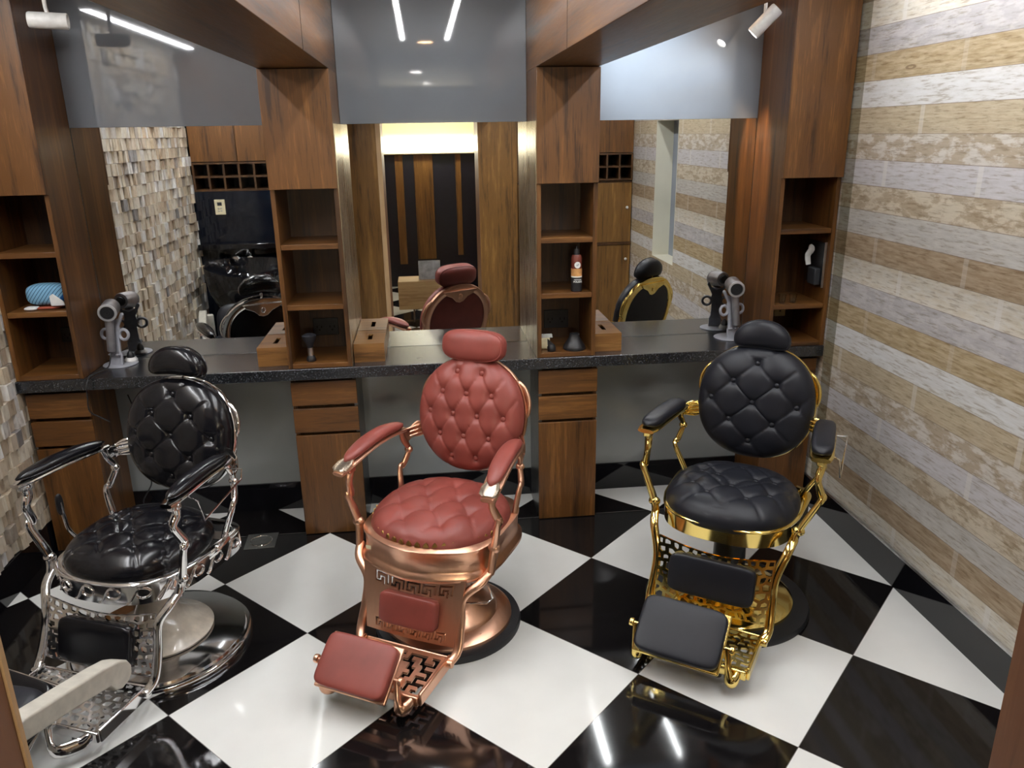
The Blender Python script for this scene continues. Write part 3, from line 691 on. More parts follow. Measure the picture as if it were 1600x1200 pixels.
# corner tower things
for k, (x, nm) in enumerate(((2.318, 'glass tumbler on the corner shelf, nearer the mirror side'), (2.374, 'glass tumbler on the corner shelf, nearer the plank wall'))):
    b = MB(); b.lathe([(0.0005, 0), (0.014, 0), (0.019, 0.044), (0.0175, 0.044), (0.0125, 0.005), (0.0005, 0.005)], 28)
    o = b.build('tumbler', M['clear'], mx=T(x, 0.862, 1.1065)); tag(o, nm, 'glass', 'tumblers on the corner shelf')
t = thing('wall_caddy', 'black hanging holder on the side of the corner shelf with a grey pouch', 'holder', (2.517, 0.93, 1.19))
b = MB(); b.box(-0.010, 0, -0.085, 0.085, 0.0, 0.21); b.build('back_board', M['black_plastic'], t, bevel=0.003)
b = MB(); b.box(-0.042, -0.0105, -0.07, 0.01, 0.0, 0.085); b.build('pouch', M['socket_plastic'], t, bevel=0.006)
b = MB(); b.box(-0.013, -0.001, -0.0880, -0.0852, -0.01, 0.215); b.build('edge_strip', M['alu'], t, smooth=0)
t = thing('paper_tissue', 'crumpled white tissue hanging above the grey pouch', 'tissue', (2.468, 0.93, 1.285))
b = MB(); b.tube(bez([(0.004, 0, 0.1), (0.01, -0.004, 0.075), (-0.002, 0.004, 0.045), (0.003, -0.002, 0.0)], 5), [0.006, 0.009, 0.013, 0.016, 0.017, 0.018, 0.017, 0.018, 0.016, 0.017, 0.016, 0.015, 0.015, 0.014, 0.014, 0.013], 9, (0, 1, 0), r2=0.008); b.build('folds', M['paper_white'], t)
b = MB(); b.tube([(0.004, 0, 0.095), (0.02, 0, 0.108), (0.039, 0, 0.105)], 0.002, 6); b.build('hook', M['black_plastic'], t)

# drain cover
t = thing('drain_cover', 'square steel floor drain cover by the chrome chair', 'drain cover', (-0.335, 0.81, 0.0003), rad(2))
b = MB(); b.box(-0.075, 0.075, -0.075, 0.075, 0, 0.003); b.build('plate', M['grate'], t, bevel=0.001)
b = MB(); b.tube([(0.052*math.cos(a*PI/16), 0.052*math.sin(a*PI/16), 0.0035) for a in range(32)], 0.003, 8, closed=True); b.build('ring', M['chrome'], t)
b = MB(); b.lathe([(0.0005, 0.003), (0.05, 0.003), (0.05, 0.0036), (0.0005, 0.0036)], 32); b.build('lid', M['grate'], t)
# loose cable under the left counter
b = MB(); b.tube(bez([(-0.985, 1.15, 0.70), (-0.96, 1.13, 0.62), (-0.97, 1.14, 0.50), (-1.0, 1.12, 0.40), (-0.97, 1.13, 0.30), (-0.93, 1.12, 0.22), (-0.98, 1.10, 0.12), (-0.93, 1.1, 0.05), (-0.9, 1.09, 0.004)], 6), 0.0035, 8)
tag(b.build('loose_cable', M['black_plastic']), 'black cable hanging under the counter behind the chrome chair', 'cable')

# ================================================================== BARBER CHAIRS
def seg_dist(px, py, a, c):
    ax, ay = a; bx, by = c; dx, dy = bx-ax, by-ay; L = dx*dx+dy*dy
    t = max(0, min(1, ((px-ax)*dx+(py-ay)*dy)/L)) if L else 0
    return math.hypot(px-ax-t*dx, py-ay-t*dy)
def tufted(a, b_, t, e, buttons, creases, dent=0.022, dw=0.022, cd=0.007, cw=0.010, NR=58, NA=160, back=0.35, pexp=3.4):
    mb = MB(); out = sell(a, b_, e, NA); vs = [(0, 0, 0)]; fs = []
    rr = [math.sin(PI/2*(i/NR))**1.0 if i < NR else 1.0 for i in range(1, NR+1)]
    def h(x, y, r):
        z = t*(max(0.0, 1-r**pexp))**0.5
        k = min(1.0, (1-r)*6)
        for (bx, by) in buttons:
            d2 = (x-bx)**2+(y-by)**2
            if d2 < 0.012: z -= dent*math.exp(-d2/(2*dw*dw))*0.62+dent*0.38*math.exp(-d2/(2*(dw*2.2)**2))
        m = 9
        for s in creases: m = min(m, seg_dist(x, y, *s))
        if m < 0.05: z -= cd*math.exp(-m/cw)
        return z
    vs[0] = (0, 0, h(0, 0, 0))
    for r in rr:
        for (x, y) in out: vs.append((x*r, y*r, h(x*r, y*r, r) if r < 1 else 0))
    # rounded underside
    for (sc_, zz) in ((1.0, -t*0.12), (0.985, -t*back*0.7), (0.95, -t*back), (0.5, -t*back)):
        for (x, y) in out: vs.append((x*sc_, y*sc_, zz))
    rings = NR+4
    for k in range(NA): fs.append((0, 1+k, 1+(k+1) % NA))
    for i in range(rings-1):
        for k in range(NA):
            l = (k+1) % NA
            fs.append((1+i*NA+k, 1+(i+1)*NA+k, 1+(i+1)*NA+l, 1+i*NA+l))
    fs.append(tuple(1+(rings-1)*NA+k for k in range(NA)))
    mb.v, mb.f = vs, fs
    hh = lambda x, y: h(x, y, min(1, ((abs(x)/a)**e+(abs(y)/b_)**e)**(1/e)))
    return mb, hh
def diamond(buttons, dx, dy, ext):
    """Crease lines from each button to its diagonal neighbours, and on towards the rim."""
    out = []
    for (x, y) in buttons:
        for sx in (-1, 1):
            for sy in (-1, 1):
                q = [(u, v) for (u, v) in buttons if abs(u-x-sx*dx) < 0.03 and abs(v-y-sy*dy) < 0.03]
                if q: out.append(((x, y), q[0]))
                else: out.append(((x, y), (x+sx*dx*ext, y+sy*dy*ext)))
    return out

def lattice_cells(nu, nv, seed, inset, P, th):
    rnd = random.Random(seed); jit = {}
    def vtx(i2, j):
        if (i2, j) not in jit:
            u = min(max(i2/2, 0), nu); v = j
            ju = 0 if u in (0, nu) else rnd.uniform(-0.26, 0.26); jv = 0 if j in (0, nv) else rnd.uniform(-0.3, 0.3)
            jit[(i2, j)] = ((u+ju)/nu, (v+jv)/nv)
        return jit[(i2, j)]
    mb = MB()
    for j in range(nv):
        o = j % 2
        for i in range(-o, nu):
            a, c = max(2*i+o, 0), min(2*i+o+2, 2*nu)
            if c <= a: continue
            poly = [vtx(k, j) for k in range(a, c+1)]+[vtx(k, j+1) for k in range(c, a-1, -1)]
            cu = sum(p[0] for p in poly)/len(poly); cv = sum(p[1] for p in poly)/len(poly)
            s = inset*rnd.uniform(0.85, 1.08)
            inn = [(cu+(p[0]-cu)*s, cv+(p[1]-cv)*s) for p in poly]
            # soften the hole
            inn = [tuple(0.7*inn[k][q]+0.15*(inn[k-1][q]+inn[(k+1) % len(inn)][q]) for q in (0, 1)) for k in range(len(inn))]
            n = len(poly)
            vs = [P(*p, 0) for p in poly]+[P(*p, 0) for p in inn]+[P(*p, th) for p in poly]+[P(*p, th) for p in inn]
            fs = []
            for k in range(n):
                l = (k+1) % n
                fs += [(k, l, n+l, n+k), (2*n+l, 2*n+k, 3*n+k, 3*n+l), (n+k, n+l, 3*n+l, 3*n+k)]
            mb.add(vs, fs)
    return mb
def lattice_bitmap(rows, P, th):
    nr, nc = len(rows), len(rows[0]); mb = MB()
    on = lambda r, c: 0 <= r < nr and 0 <= c < nc and rows[r][c] == '#'
    for r in range(nr):
        for c in range(nc):
            if not on(r, c): continue
            u0, u1, v1, v0 = c/nc, (c+1)/nc, 1-r/nr, 1-(r+1)/nr
            q = [(u0, v0), (u1, v0), (u1, v1), (u0, v1)]
            vs = [P(*p, 0) for p in q]+[P(*p, th) for p in q]; fs = [(0, 1, 2, 3), (7, 6, 5, 4)]
            if not on(r+1, c): fs.append((0, 4, 5, 1))
            if not on(r, c+1): fs.append((1, 5, 6, 2))
            if not on(r-1, c): fs.append((2, 6, 7, 3))
            if not on(r, c-1): fs.append((3, 7, 4, 0))
            mb.add(vs, fs)
    return mb
KEY = ["########",
       "#.......",
       "#.#####.",
       "#.#...#.",
       "#.#.#.#.",
       "#...#.#.",
       "#####.##"]
FRET = ["####################",
        "#..#....#..#....#..#",
        "#.##.##.####.##.##.#",
        "#....#...##...#....#",
        "###.##.######.##.###",
        "#...#..######..#...#",
        "#.###.########.###.#",
        "#...#..######..#...#",
        "###.##.######.##.###",
        "#....#...##...#....#",
        "#.##.##.####.##.##.#",
        "#..#....#..#....#..#",
        "####################"]

def barber_chair(name, label, loc, ang, st):
    root = thing(name, label, 'barber chair', (loc[0], loc[1], 0.0), rad(ang), group='antique style barber chairs')
    MT, LE = M[st['metal']], M[st['leather']]
    kind = st['metal']
    # ---- floor base
    R0, R1 = st['rubber']
    b = MB(); b.lathe([(R1-0.02, 0.0005), (R0, 0.0005), (R0+0.002, 0.012), (R0-0.004, 0.026), (R1+0.004, 0.032), (R1-0.02, 0.03)], 72); b.build('base_ring', M['chrome'] if kind == 'chrome' else M['rubber'], root)
    b = MB(); b.lathe(st['dish'], 72); b.build('base_dish', MT, root)
    b = MB(); b.lathe(st['column'], 48); b.build('column', M[st['colmat']], root)
    # ---- seat frame
    zs0, zs1 = st['band']
    b = MB(); b.box(-0.17, 0.17, -0.16, 0.16, zs0-0.02, zs0+0.02); b.box(-0.26, 0.26, -0.03, 0.03, zs0-0.012, zs0+0.015); b.build('seat_support', MT, root, bevel=0.006)
    a, d, e = st['band_plan']; out = sell(a, d, e, 112, 0, -0.015)
    if kind != 'copper':       # rounded front, square shoulders at the back
        ob = sell(a, d, 6, 112, 0, -0.015); o2 = []
        for (x, y), (x2, y2) in zip(out, ob):
            f_ = min(1, max(0, (y+0.12)/0.22)); f_ = f_*f_*(3-2*f_)
            o2.append(((x+(x2-x)*f_)*(1+0.07*f_), y+(y2-y)*f_))
        out = o2
    if kind == 'copper':       # a bowed front between square shoulders
        o2 = []
        for (x, y) in out:
            if y < -0.1: y -= 0.035*math.cos(min(1, abs(x)/0.2)*PI/2)**2-0.012
            o2.append((x, y))
        out = o2
    h = zs1-zs0
    if kind == 'copper': prof = [(0.010, zs0), (0.017, zs0+0.006), (0.017, zs0+0.020), (0.004, zs0+0.032), (0.0, zs0+0.042), (0.001, zs1-0.022), (0.006, zs1-0.014), (0.007, zs1-0.004), (0.0, zs1), (-0.035, zs1+0.006), (-0.045, zs1-0.005), (-0.012, zs1-0.02), (-0.012, zs0)]
    else: prof = [(-0.006, zs0), (0.0, zs0+0.004), (0.001, zs1-0.012), (0.006, zs1-0.008), (0.007, zs1-0.002), (0.002, zs1+0.002), (-0.02, zs1+0.002), (-0.02, zs1-0.006), (-0.010, zs1-0.012), (-0.010, zs0)]
    b = MB(); b.sweep(out, prof); band = b.build('seat_band', MT, root, smooth=50)
    # plan lookup for ornaments along the band
    L = [0.0]
    for i in range(len(out)): L.append(L[-1]+math.dist(out[i], out[(i+1) % len(out)]))
    def onband(s, off=0.0):
        s %= L[-1]; i = 0
        while L[i+1] < s: i += 1
        f = (s-L[i])/max(1e-9, L[i+1]-L[i]); p, q = out[i % len(out)], out[(i+1) % len(out)]
        tx, ty = norm((q[0]-p[0], q[1]-p[1], 0)).xy
        return (p[0]+(q[0]-p[0])*f+ty*off, p[1]+(q[1]-p[1])*f-tx*off)
    if kind == 'chrome':        # running scroll
        n = 18; pitch = L[-1]/n; hz = h-0.016; b = MB()
        for k in range(n):
            s0 = k*pitch; pts = []
            for q in range(20):
                t_ = q/19
                if t_ < 0.45:
                    u = t_/0.45; ds = u*pitch*0.55; dz = -0.46+0.90*(0.5-0.5*math.cos(u*PI))
                else:
                    u = (t_-0.45)/0.55; an = PI/2-u*PI*1.6; r = 0.36*(1-0.5*u); ds = pitch*0.55+math.cos(an)*r*pitch*0.95; dz = 0.08+math.sin(an)*r
                x, y = onband(s0+ds, 0.003); pts.append((x, y, zs0+h*0.46+dz*hz*0.95))
            b.tube(pts, [0.0036]*16+[0.0038, 0.004, 0.0042, 0.0035], 8)
        b.build('scroll_ornament', MT, band)
    if kind == 'copper':
        b = MB()
        for k in range(-11, 12):
            an = -PI/2+k*0.125; x, y = st['seat'][0]*1.0*math.cos(an)*1.005, st['seat'][1]*1.005*math.sin(an)-0.02
            m4 = T(x, y, zs1+0.012) @ RZ(math.degrees(an)+90)
            b.prism([(-0.011, -0.006), (0.011, -0.006), (0.008, 0.006), (0, 0.014), (-0.008, 0.006)], -0.002, 0.004, m4 @ Matrix(((1, 0, 0, 0), (0, 0, -1, 0), (0, 1, 0, 0), (0, 0, 0, 1))))
        b.build('studded_edge', brass, root)
        b = MB(); b.box(-0.028, 0.0, -0.002, 0.0, 0, 0.015); b.build('maker_tag', M['ivory_plastic'], band, mx=T(-0.175, out[0][1], 0) @ T(0, 0, 0))
        tagp = min((p for p in out if p[1] < -0.1), key=lambda p: abs(p[0]+0.2)); band.children[-1].matrix_local = T(tagp[0]+0.012, tagp[1]-0.002, zs0+0.055)
    # ---- seat cushion
    sa, sb, szz, sth = st['seat']
    bt, cr = st['seat_tuft']
    mb, hh = tufted(sa, sb, sth, 2.35, bt, cr, dent=st['sdent'], dw=0.016, cd=0.006, cw=0.005, pexp=4.2)
    seat = mb.build('seat_cushion', LE, root, mx=T(0, -0.02, szz) @ RX(1.5), smooth=80)
    if st['buttons_on_seat']:
        for (x, y) in bt:
            b = MB(); b.pillow(0.011, 0.011, 0.0055, 2, 16, 8); b.build('button', LE, seat, mx=T(x, y, hh(x, y)+0.003), smooth=80)
    # ---- back
    ba, bb, bth = st['back']; bt, cr = st['back_tuft']
    BM = T(0, st['back_y'], st['back_z']) @ RX(90-st['tilt'])
    mb, hh = tufted(ba, bb, bth, st['back_e'], bt, cr, dent=st['bdent'], dw=0.0125, cd=0.0065, cw=0.0042)
    back = mb.build('back_cushion', LE, root, mx=BM, smooth=80)
    for (x, y) in bt:
        b = MB(); b.pillow(0.0115, 0.0115, 0.0065, 2, 16, 8); b.build('button', LE, back, mx=T(x, y, hh(x, y)+0.0065), smooth=80)
    so = sell(ba*0.985, bb*0.985, st['back_e'], 80)
    b = MB(); b.sweep(so, [(0.004, -0.022), (0.009, -0.030), (0.006, -0.044), (-0.03, -0.052), (-0.034, -0.048), (-0.034, -0.03)]); shell = b.build('back_shell', MT, root, mx=BM, smooth=60)
    si = sell(ba*0.985-0.03, bb*0.985-0.03, st['back_e'], 80)
    b = MB(); n = len(si); b.add([(x, y, -0.046) for x, y in si]+[(x*0.6, y*0.6, -0.053) for x, y in si]+[(0, 0, -0.055)], [(i, (i+1) % n, n+(i+1) % n, n+i) for i in range(n)]+[(n+i, n+(i+1) % n, 2*n) for i in range(n)]); b.build('rear_upholstery', LE, shell, smooth=80)
    med = [(-0.12, bb-0.03), (0.12, bb-0.03), (0.10, bb-0.055), (0.055, bb-0.075), (0.025, bb-0.105), (0, bb-0.112), (-0.025, bb-0.105), (-0.055, bb-0.075), (-0.10, bb-0.055)]
    b = MB(); b.prism(med, -0.058, -0.05); b.pillow(0.016, 0.02, 0.006, 2, 16, 8, mx=T(0, bb-0.07, -0.058)); b.build('medallion', MT, shell, bevel=0.003)
    # scrolled handles on the shell's edge
    for k in (-1, 1):
        hp = bez([(k*(ba*0.80), bb*0.62, -0.035), (k*(ba*0.93), bb*0.52, -0.035), (k*(ba+0.006), bb*0.32, -0.035), (k*(ba+0.006), bb*0.12, -0.035), (k*ba*0.96, 0.0, -0.04)], 5)
        b = MB(); b.tube(hp, 0.009, 10); b.build('side_handle', MT, shell)
    # ---- headrest
    hz_ = bb+st['head_gap']
    b = MB(); b.tube([(0, bb-0.08, -0.03), (0, bb+0.0, -0.022), (0, hz_+0.01, -0.012)], 0.008, 10, (1, 0, 0)); post = b.build('headrest_post', M['chrome'] if kind == 'chrome' else MT, root, mx=BM)
    hx_, hy_, ht_ = st['head']
    b = MB(); b.pillow(hx_, hy_, ht_, st['head_e'], 48, 24, bend=st['head_bend']); head = b.build('headrest', LE, root, mx=BM @ T(0, hz_, 0.012), smooth=80)
    sp = lambda q, e_: math.copysign(abs(q)**(2/e_), q)
    for zz in st['piping']:
        k = (1-(abs(zz)/ht_)**st['head_e'])**(1/st['head_e'])
        pts = [(hx_*k*sp(math.cos(i*PI/24), st['head_e']), hy_*k*sp(math.sin(i*PI/24), st['head_e']), zz) for i in range(48)]
        pts = [(x, y-st['head_bend']*(x/hx_)**2, z) for x, y, z in pts]
        b = MB(); b.tube(pts, 0.003, 6, (0, 0, 1), True); b.build('piping', LE, head)
    # ---- arms
    az = st['arm_z']; fy, ry = st['arm_y']; fx, rx = st['arm_x']
    for k in (-1, 1):
        dip, arch = st['arm_dip'], st['arm_arch']
        def ap(t_, dz=0): return (k*(fx+(rx-fx)*t_), fy+(ry-fy)*t_, az+arch*math.sin(PI*t_)-dip*(1-t_)**2+dz)
        ts = [i/16 for i in range(17)]
        pw = st['pad_w']
        shape = lambda t_: (max(0.0, 1-abs(2*t_-1)**st['pad_pow']))**0.5
        b = MB(); b.tube([ap(0.02+0.96*t_, 0.012) for t_ in ts], [max(0.006, pw*shape(t_)) for t_ in ts], 16, r2=[max(0.004, 0.020*shape(t_)) for t_ in ts], power=0.6 if kind == 'gold' else 0.85); arm = None
        rail = MB()
        ext = st['rail_ext']
        rts = [-ext+(1+2*ext*0.4)*t_ for t_ in ts]
        rail.tube([ap(t_, -0.010) for t_ in rts], [(pw+0.004)*max(0.35, shape(0.06+0.88*t_)) for t_ in ts], 14, r2=0.009, power=0.7)
        ro = rail.build('arm_rail', MT, root)
        b.build('arm_pad', LE, ro, smooth=80)
        if kind == 'copper':
            tp = MB(); tp.tube([ap(t_, 0.004) for t_ in (-ext, -ext+0.03, 0.02, 0.10)], [pw*0.55, pw*0.95, pw, pw*0.6], 14, r2=0.008, power=0.7); tp.build('arm_tip', M['copper_pale'], ro)
        # front post, knobs
        pf = bez([(k*(fx-0.0), fy+0.035, az-dip-0.012), (k*(fx+0.0), fy+0.04, az-0.06), (k*(fx-0.004), fy+0.02, az-0.10), (k*(fx+0.012), fy+0.045, az-0.17), (k*(fx+0.014), fy+0.03, (az+zs1)/2-0.03), (k*(a+0.022), -0.165, zs1-0.005), (k*(a+0.012), -0.185, zs0+0.02)], 5)
        wv = [0.0155+0.0035*abs(math.sin(i*0.3)) for i in range(len(pf))]
        b = MB(); b.tube(pf, wv, 10, (1, 0, 0), r2=[x*0.8 for x in wv]); fp = b.build('front_post', MT, root)
        for (i, r_) in ((2, 0.017), (len(pf)-6, 0.020)):
            b = MB(); b.pillow(r_*1.25, r_, r_, 2, 16, 10, mx=T(*pf[i])); b.build('post_knob', MT, fp)
        b = MB(); b.box(-0.016, 0.016, -0.022, 0.022, -0.03, 0.0, T(k*fx, fy+0.035, az-dip-0.012)); b.build('arm_socket', MT, fp, bevel=0.006)
        # rear bracket joining arm, back and seat
        pr = bez([(k*rx, ry-0.02, az-0.015), (k*(rx+0.004), ry+0.0, az-0.06), (k*(rx-0.006), ry+0.02, az-0.11), (k*(rx+0.008), ry-0.005, az-0.17), (k*(rx+0.012), ry-0.03, (az+zs1)/2-0.04), (k*(a-0.012), ry-0.05, zs1+0.0), (k*(a-0.02), ry-0.05, zs0+0.03)], 5)
        wv = [0.013+0.003*abs(math.sin(i*0.3+0.4)) for i in range(len(pr))]
        b = MB(); b.tube(pr, wv, 10, (1, 0, 0), r2=[x*0.75 for x in wv]); rp = b.build('rear_post', MT, root)
        b = MB(); b.pillow(0.019, 0.016, 0.016, 2, 16, 10, mx=T(*pr[10])); b.build('post_knob', MT, rp)
        # bracket plate to the back shell
        bx = ba*0.93; by = st['back_y']-0.005
        b = MB(); b.tube(bez([(k*(rx+0.002), ry+0.005, az-0.055), (k*(rx-0.004), (ry+by)/2+0.01, az-0.045), (k*bx, by, az-0.03)], 6), 0.005, 12, (0, 0, 1), r2=[0.026, 0.030, 0.034, 0.030, 0.026, 0.024, 0.026, 0.030, 0.034, 0.036, 0.034, 0.030, 0.024], power=0.7); bp = b.build('back_bracket', MT, root, bevel=0)
        b = MB()
        for q in range(3):
            zq = az-0.060+q*0.018
            b.tube([(k*(rx+0.008), ry+0.03, zq), (k*(bx+0.006), by-0.02, zq+0.012)], 0.0035, 6)
        b.build('bracket_ribs', MT, bp)
    # ---- leg frame
    kx0, kx1, kx2 = st['rail_x']
    for k in (-1, 1):
        pts = bez([(k*(a+0.012), -0.175, zs0+0.035), (k*kx0, -0.225, zs0+0.0), (k*kx1, -0.262, 0.31), (k*kx1, -0.285, 0.22), (k*(kx1+0.004), -0.325, 0.13), (k*kx2, -0.365, 0.095)], 5)
        b = MB(); b.tube(pts, 0.011, 12, (1, 0, 0), r2=0.017, power=0.75); ra = b.build('leg_rail', MT, root, smooth=50)
        b = MB(); b.lathe([(0.0005, -0.016), (0.014, -0.016), (0.016, -0.012), (0.016, 0.012), (0.014, 0.016), (0.0005, 0.016)], 20, T(k*kx2, -0.365, 0.095) @ RY(90)); b.build('hinge_knob', MT, ra)
    kt, kb = st['knee_z']
    kw0, kw1 = st['knee_w']
    def KP(u, v, w_): 
        hw = kw1+(kw0-kw1)*v; x = -hw+2*hw*u
        sag = -0.03*math.sin(PI*u)*v*st['knee_sag']
        return (x, -0.318+0.062*v-0.02*math.sin(PI*u)*0.5+w_, kb+(kt-kb)*v+sag)
    if kind == 'copper':
        kg = lattice_bitmap([r*5 for r in KEY], lambda u, v, w_: KP(0.10+0.8*u, 0.73+0.24*v, w_), 0.008)
        kg.f += [tuple(i+len(kg.v) for i in f) for f in []]
        k2 = lattice_bitmap([r*6 for r in KEY], lambda u, v, w_: KP(0.10+0.8*u, 0.02+0.19*v, w_), 0.008)
        fr = MB(); fr.add(kg.v, kg.f); fr.add(k2.v, k2.f)
        def strip_(u0, u1, v0, v1, n=10):
            vs, fs = [], []
            for i in range(n+1):
                u = u0+(u1-u0)*i/n
                vs += [KP(u, v0, 0), KP(u, v1, 0), KP(u, v1, 0.008), KP(u, v0, 0.008)]
            for i in range(n):
                o = i*4
                for q in range(4): fs.append((o+q, o+(q+1) % 4, o+4+(q+1) % 4, o+4+q))
            fs += [(3, 2, 1, 0), (n*4, n*4+1, n*4+2, n*4+3)]; fr.add(vs, fs)
        strip_(0, 1, 0.96, 1.0); strip_(0, 1, 0.21, 0.73); strip_(0, 0.10, 0.0, 0.96); strip_(0.9, 1.0, 0.0, 0.96); strip_(0, 1, -0.02, 0.02)
        kp = fr.build('knee_panel', MT, root, smooth=25)
    else:
        fr = lattice_cells(12, 8, 5 if kind == 'gold' else 8, 0.80, KP, 0.006)
        kp = fr.build('knee_panel', MT, root, smooth=25)
    pw_, ph_ = st['knee_pad']; pc = KP(0.5, st['knee_pad_v'], 0)
    tl = math.degrees(math.atan2(0.062, kt-kb))
    b = MB(); b.pillow(pw_, ph_, 0.022, 7, 48, 16); b.build('knee_pad', LE, kp, mx=T(pc[0]+st['knee_pad_dx'], pc[1]-0.010, pc[2]) @ RX(90-tl*0.9), smooth=80)
    # ---- foot plate
    fw = kx2-0.015; y0, y1 = -0.345, -0.560
    def FP(u, v, w_): return (-fw+2*fw*u, y0+(y1-y0)*v, 0.100-0.018*v-w_)
    if kind == 'copper': fr = lattice_bitmap(FRET, FP, 0.01)
    else: fr = lattice_cells(11, 8, 21 if kind == 'gold' else 22, 0.80, FP, 0.008)
    plate = fr.build('foot_plate', MT, root, smooth=25)
    b = MB()
    for k in (-1, 1): b.box(min(k*fw, k*(fw+0.012)), max(k*fw, k*(fw+0.012)), y1-0.01, y0+0.01, 0.062, 0.112)
    b.box(-fw, fw, y1-0.014, y1, 0.058, 0.096); b.box(-fw, fw, y0, y0+0.01, 0.08, 0.104)
    b.build('plate_frame', MT, plate, bevel=0.005)
    # ---- swinging calf pad in front of the plate
    ft = st['flap_tilt']; fc = st['flap']; fww, fhh = st['flap_size']
    FM = T(*fc) @ RZ(st.get('flap_yaw', 0)) @ RX(ft)
    b = MB(); b.box(-fww-0.004, fww+0.004, -fhh-0.004, fhh+0.004, -0.026, -0.012); fl = b.build('flap_frame', MT, root, mx=FM, bevel=0.006)
    b = MB(); b.pillow(fww, fhh, 0.022, 7, 56, 16); b.build('flap_pad', LE, fl, mx=T(0, 0, 0.004), smooth=80)
    for k in (-1, 1):
        b = MB(); b.lathe([(0.0005, 0.0), (0.008, 0.0), (0.008, 0.018), (0.015, 0.020), (0.017, 0.026), (0.015, 0.034), (0.0005, 0.036)], 18, T(k*(fww+0.004), -0.01, -0.016) @ RY(90*k)); b.build('pivot_knob', MT, fl)
    pv = [FM @ Vector((k*(fww+0.016), -0.01, -0.016)) for k in (-1, 1)]
    for k, q in zip((-1, 1), pv):
        ex = k*fw*0.86
        b = MB(); b.tube(bez([(ex, y1-0.004, 0.082), (ex+(q.x-ex)*0.25, y1-0.035, 0.060), (ex+(q.x-ex)*0.65, q.y-0.03, 0.055+0.2*(q.z-0.06)), (q.x, q.y, q.z)], 6), [0.012+0.006*math.sin(PI*min(1, i_/14)) for i_ in range(19)], 12, r2=[0.013+0.014*math.sin(PI*min(1, i_/15)) for i_ in range(19)]); b.build('flap_arm', MT, plate)
    b = MB(); b.lathe([(0.0005, 0.004), (0.016, 0.004), (0.017, 0.012), (0.014, 0.030), (0.0005, 0.030)], 18, T(fw*0.5, y1+0.01, 0.03)); b.tube([(fw*0.5, y1+0.01, 0.058), (fw*0.5, y1+0.01, 0.075)], 0.008, 8); b.build('plate_stop', M['rubber'], plate)
    # ---- extras
    if 'lever' in st['extras']:
        b = MB(); b.tube(bez([(-0.26, 0.02, 0.40), (-0.32, 0.01, 0.42), (-0.345, -0.01, 0.47), (-0.352, -0.015, 0.53), (-0.355, -0.02, 0.60)], 5), 0.008, 10); lv = b.build('recline_lever', MT, root)
        b = MB(); b.pillow(0.009, 0.016, 0.045, 2.6, 20, 14); b.build('lever_grip', M['black_plastic'], lv, mx=T(-0.356, -0.02, 0.585))
    if 'towel_bar' in st['extras']:
        k = 1; xo = fx+0.055
        q = [(rx+0.01, ry-0.06, az-0.02), (xo, ry-0.05, az-0.02), (xo, ry-0.06, az-0.055), (xo+0.008, fy+0.10, az-0.105), (xo, fy+0.09, az-0.03), (fx+0.01, fy+0.10, az-0.02)]
        b = MB(); b.tube(q, 0.0035, 8); b.build('towel_bar', M['chrome'], root)
    if 'pedal' in st['extras']:
        b = MB(); b.tube([(0.05, 0.05, 0.33), (0.10, 0.06, 0.33), (0.215, -0.02, 0.165), (0.205, -0.05, 0.16), (0.10, -0.11, 0.17), (0.06, -0.10, 0.2)], 0.005, 8); b.build('pump_lever', M['chrome'], root)
    if 'thumb' in st['extras']:
        b = MB(); b.pillow(0.012, 0.012, 0.012, 2, 14, 8, mx=T(0.30, 0.03, zs1+0.01)); b.tube(bez([(0.265, 0.0, zs1-0.03), (0.30, 0.03, zs1+0.0), (0.32, 0.08, zs1+0.03)], 5), 0.007, 8, r2=0.014); b.build('latch', MT, root)
    return root

brass = simple('aged_brass', (0.35, 0.22, 0.07), 0.35, 1.0)
B_RED = [(-0.055, 0.175), (0.055, 0.175), (-0.11, 0.088), (0, 0.088), (0.11, 0.088), (-0.165, 0), (-0.055, 0), (0.055, 0), (0.165, 0), (-0.11, -0.088), (0, -0.088), (0.11, -0.088), (-0.055, -0.175), (0.055, -0.175)]
B_BLK = [(0, 0.165), (-0.09, 0.083), (0.09, 0.083), (-0.178, 0), (0, 0), (0.178, 0), (-0.09, -0.083), (0.09, -0.083), (0, -0.165)]
S_RED = [(-0.13, 0.11), (0, 0.13), (0.13, 0.11), (-0.07, 0.02), (0.07, 0.02), (-0.15, -0.06), (0, -0.08), (0.15, -0.06), (-0.08, -0.16), (0.08, -0.16)]
S_BLK = [(-0.15, 0.07), (0, 0.16), (0.15, 0.07), (-0.078, 0.055), (0.078, 0.055), (0, -0.03), (-0.155, -0.05), (0.155, -0.05), (-0.078, -0.115), (0.078, -0.115)]
common = dict(tilt=13, seat_tuft=(S_BLK, diamond(S_BLK, 0.078, 0.086, 1.5)), buttons_on_seat=True, sdent=0.013, bdent=0.020,
              back_tuft=(B_BLK, diamond(B_BLK, 0.09, 0.083, 0.75)), back_e=2.25, head_e=2.5, knee_sag=1.0, flap_tilt=40)
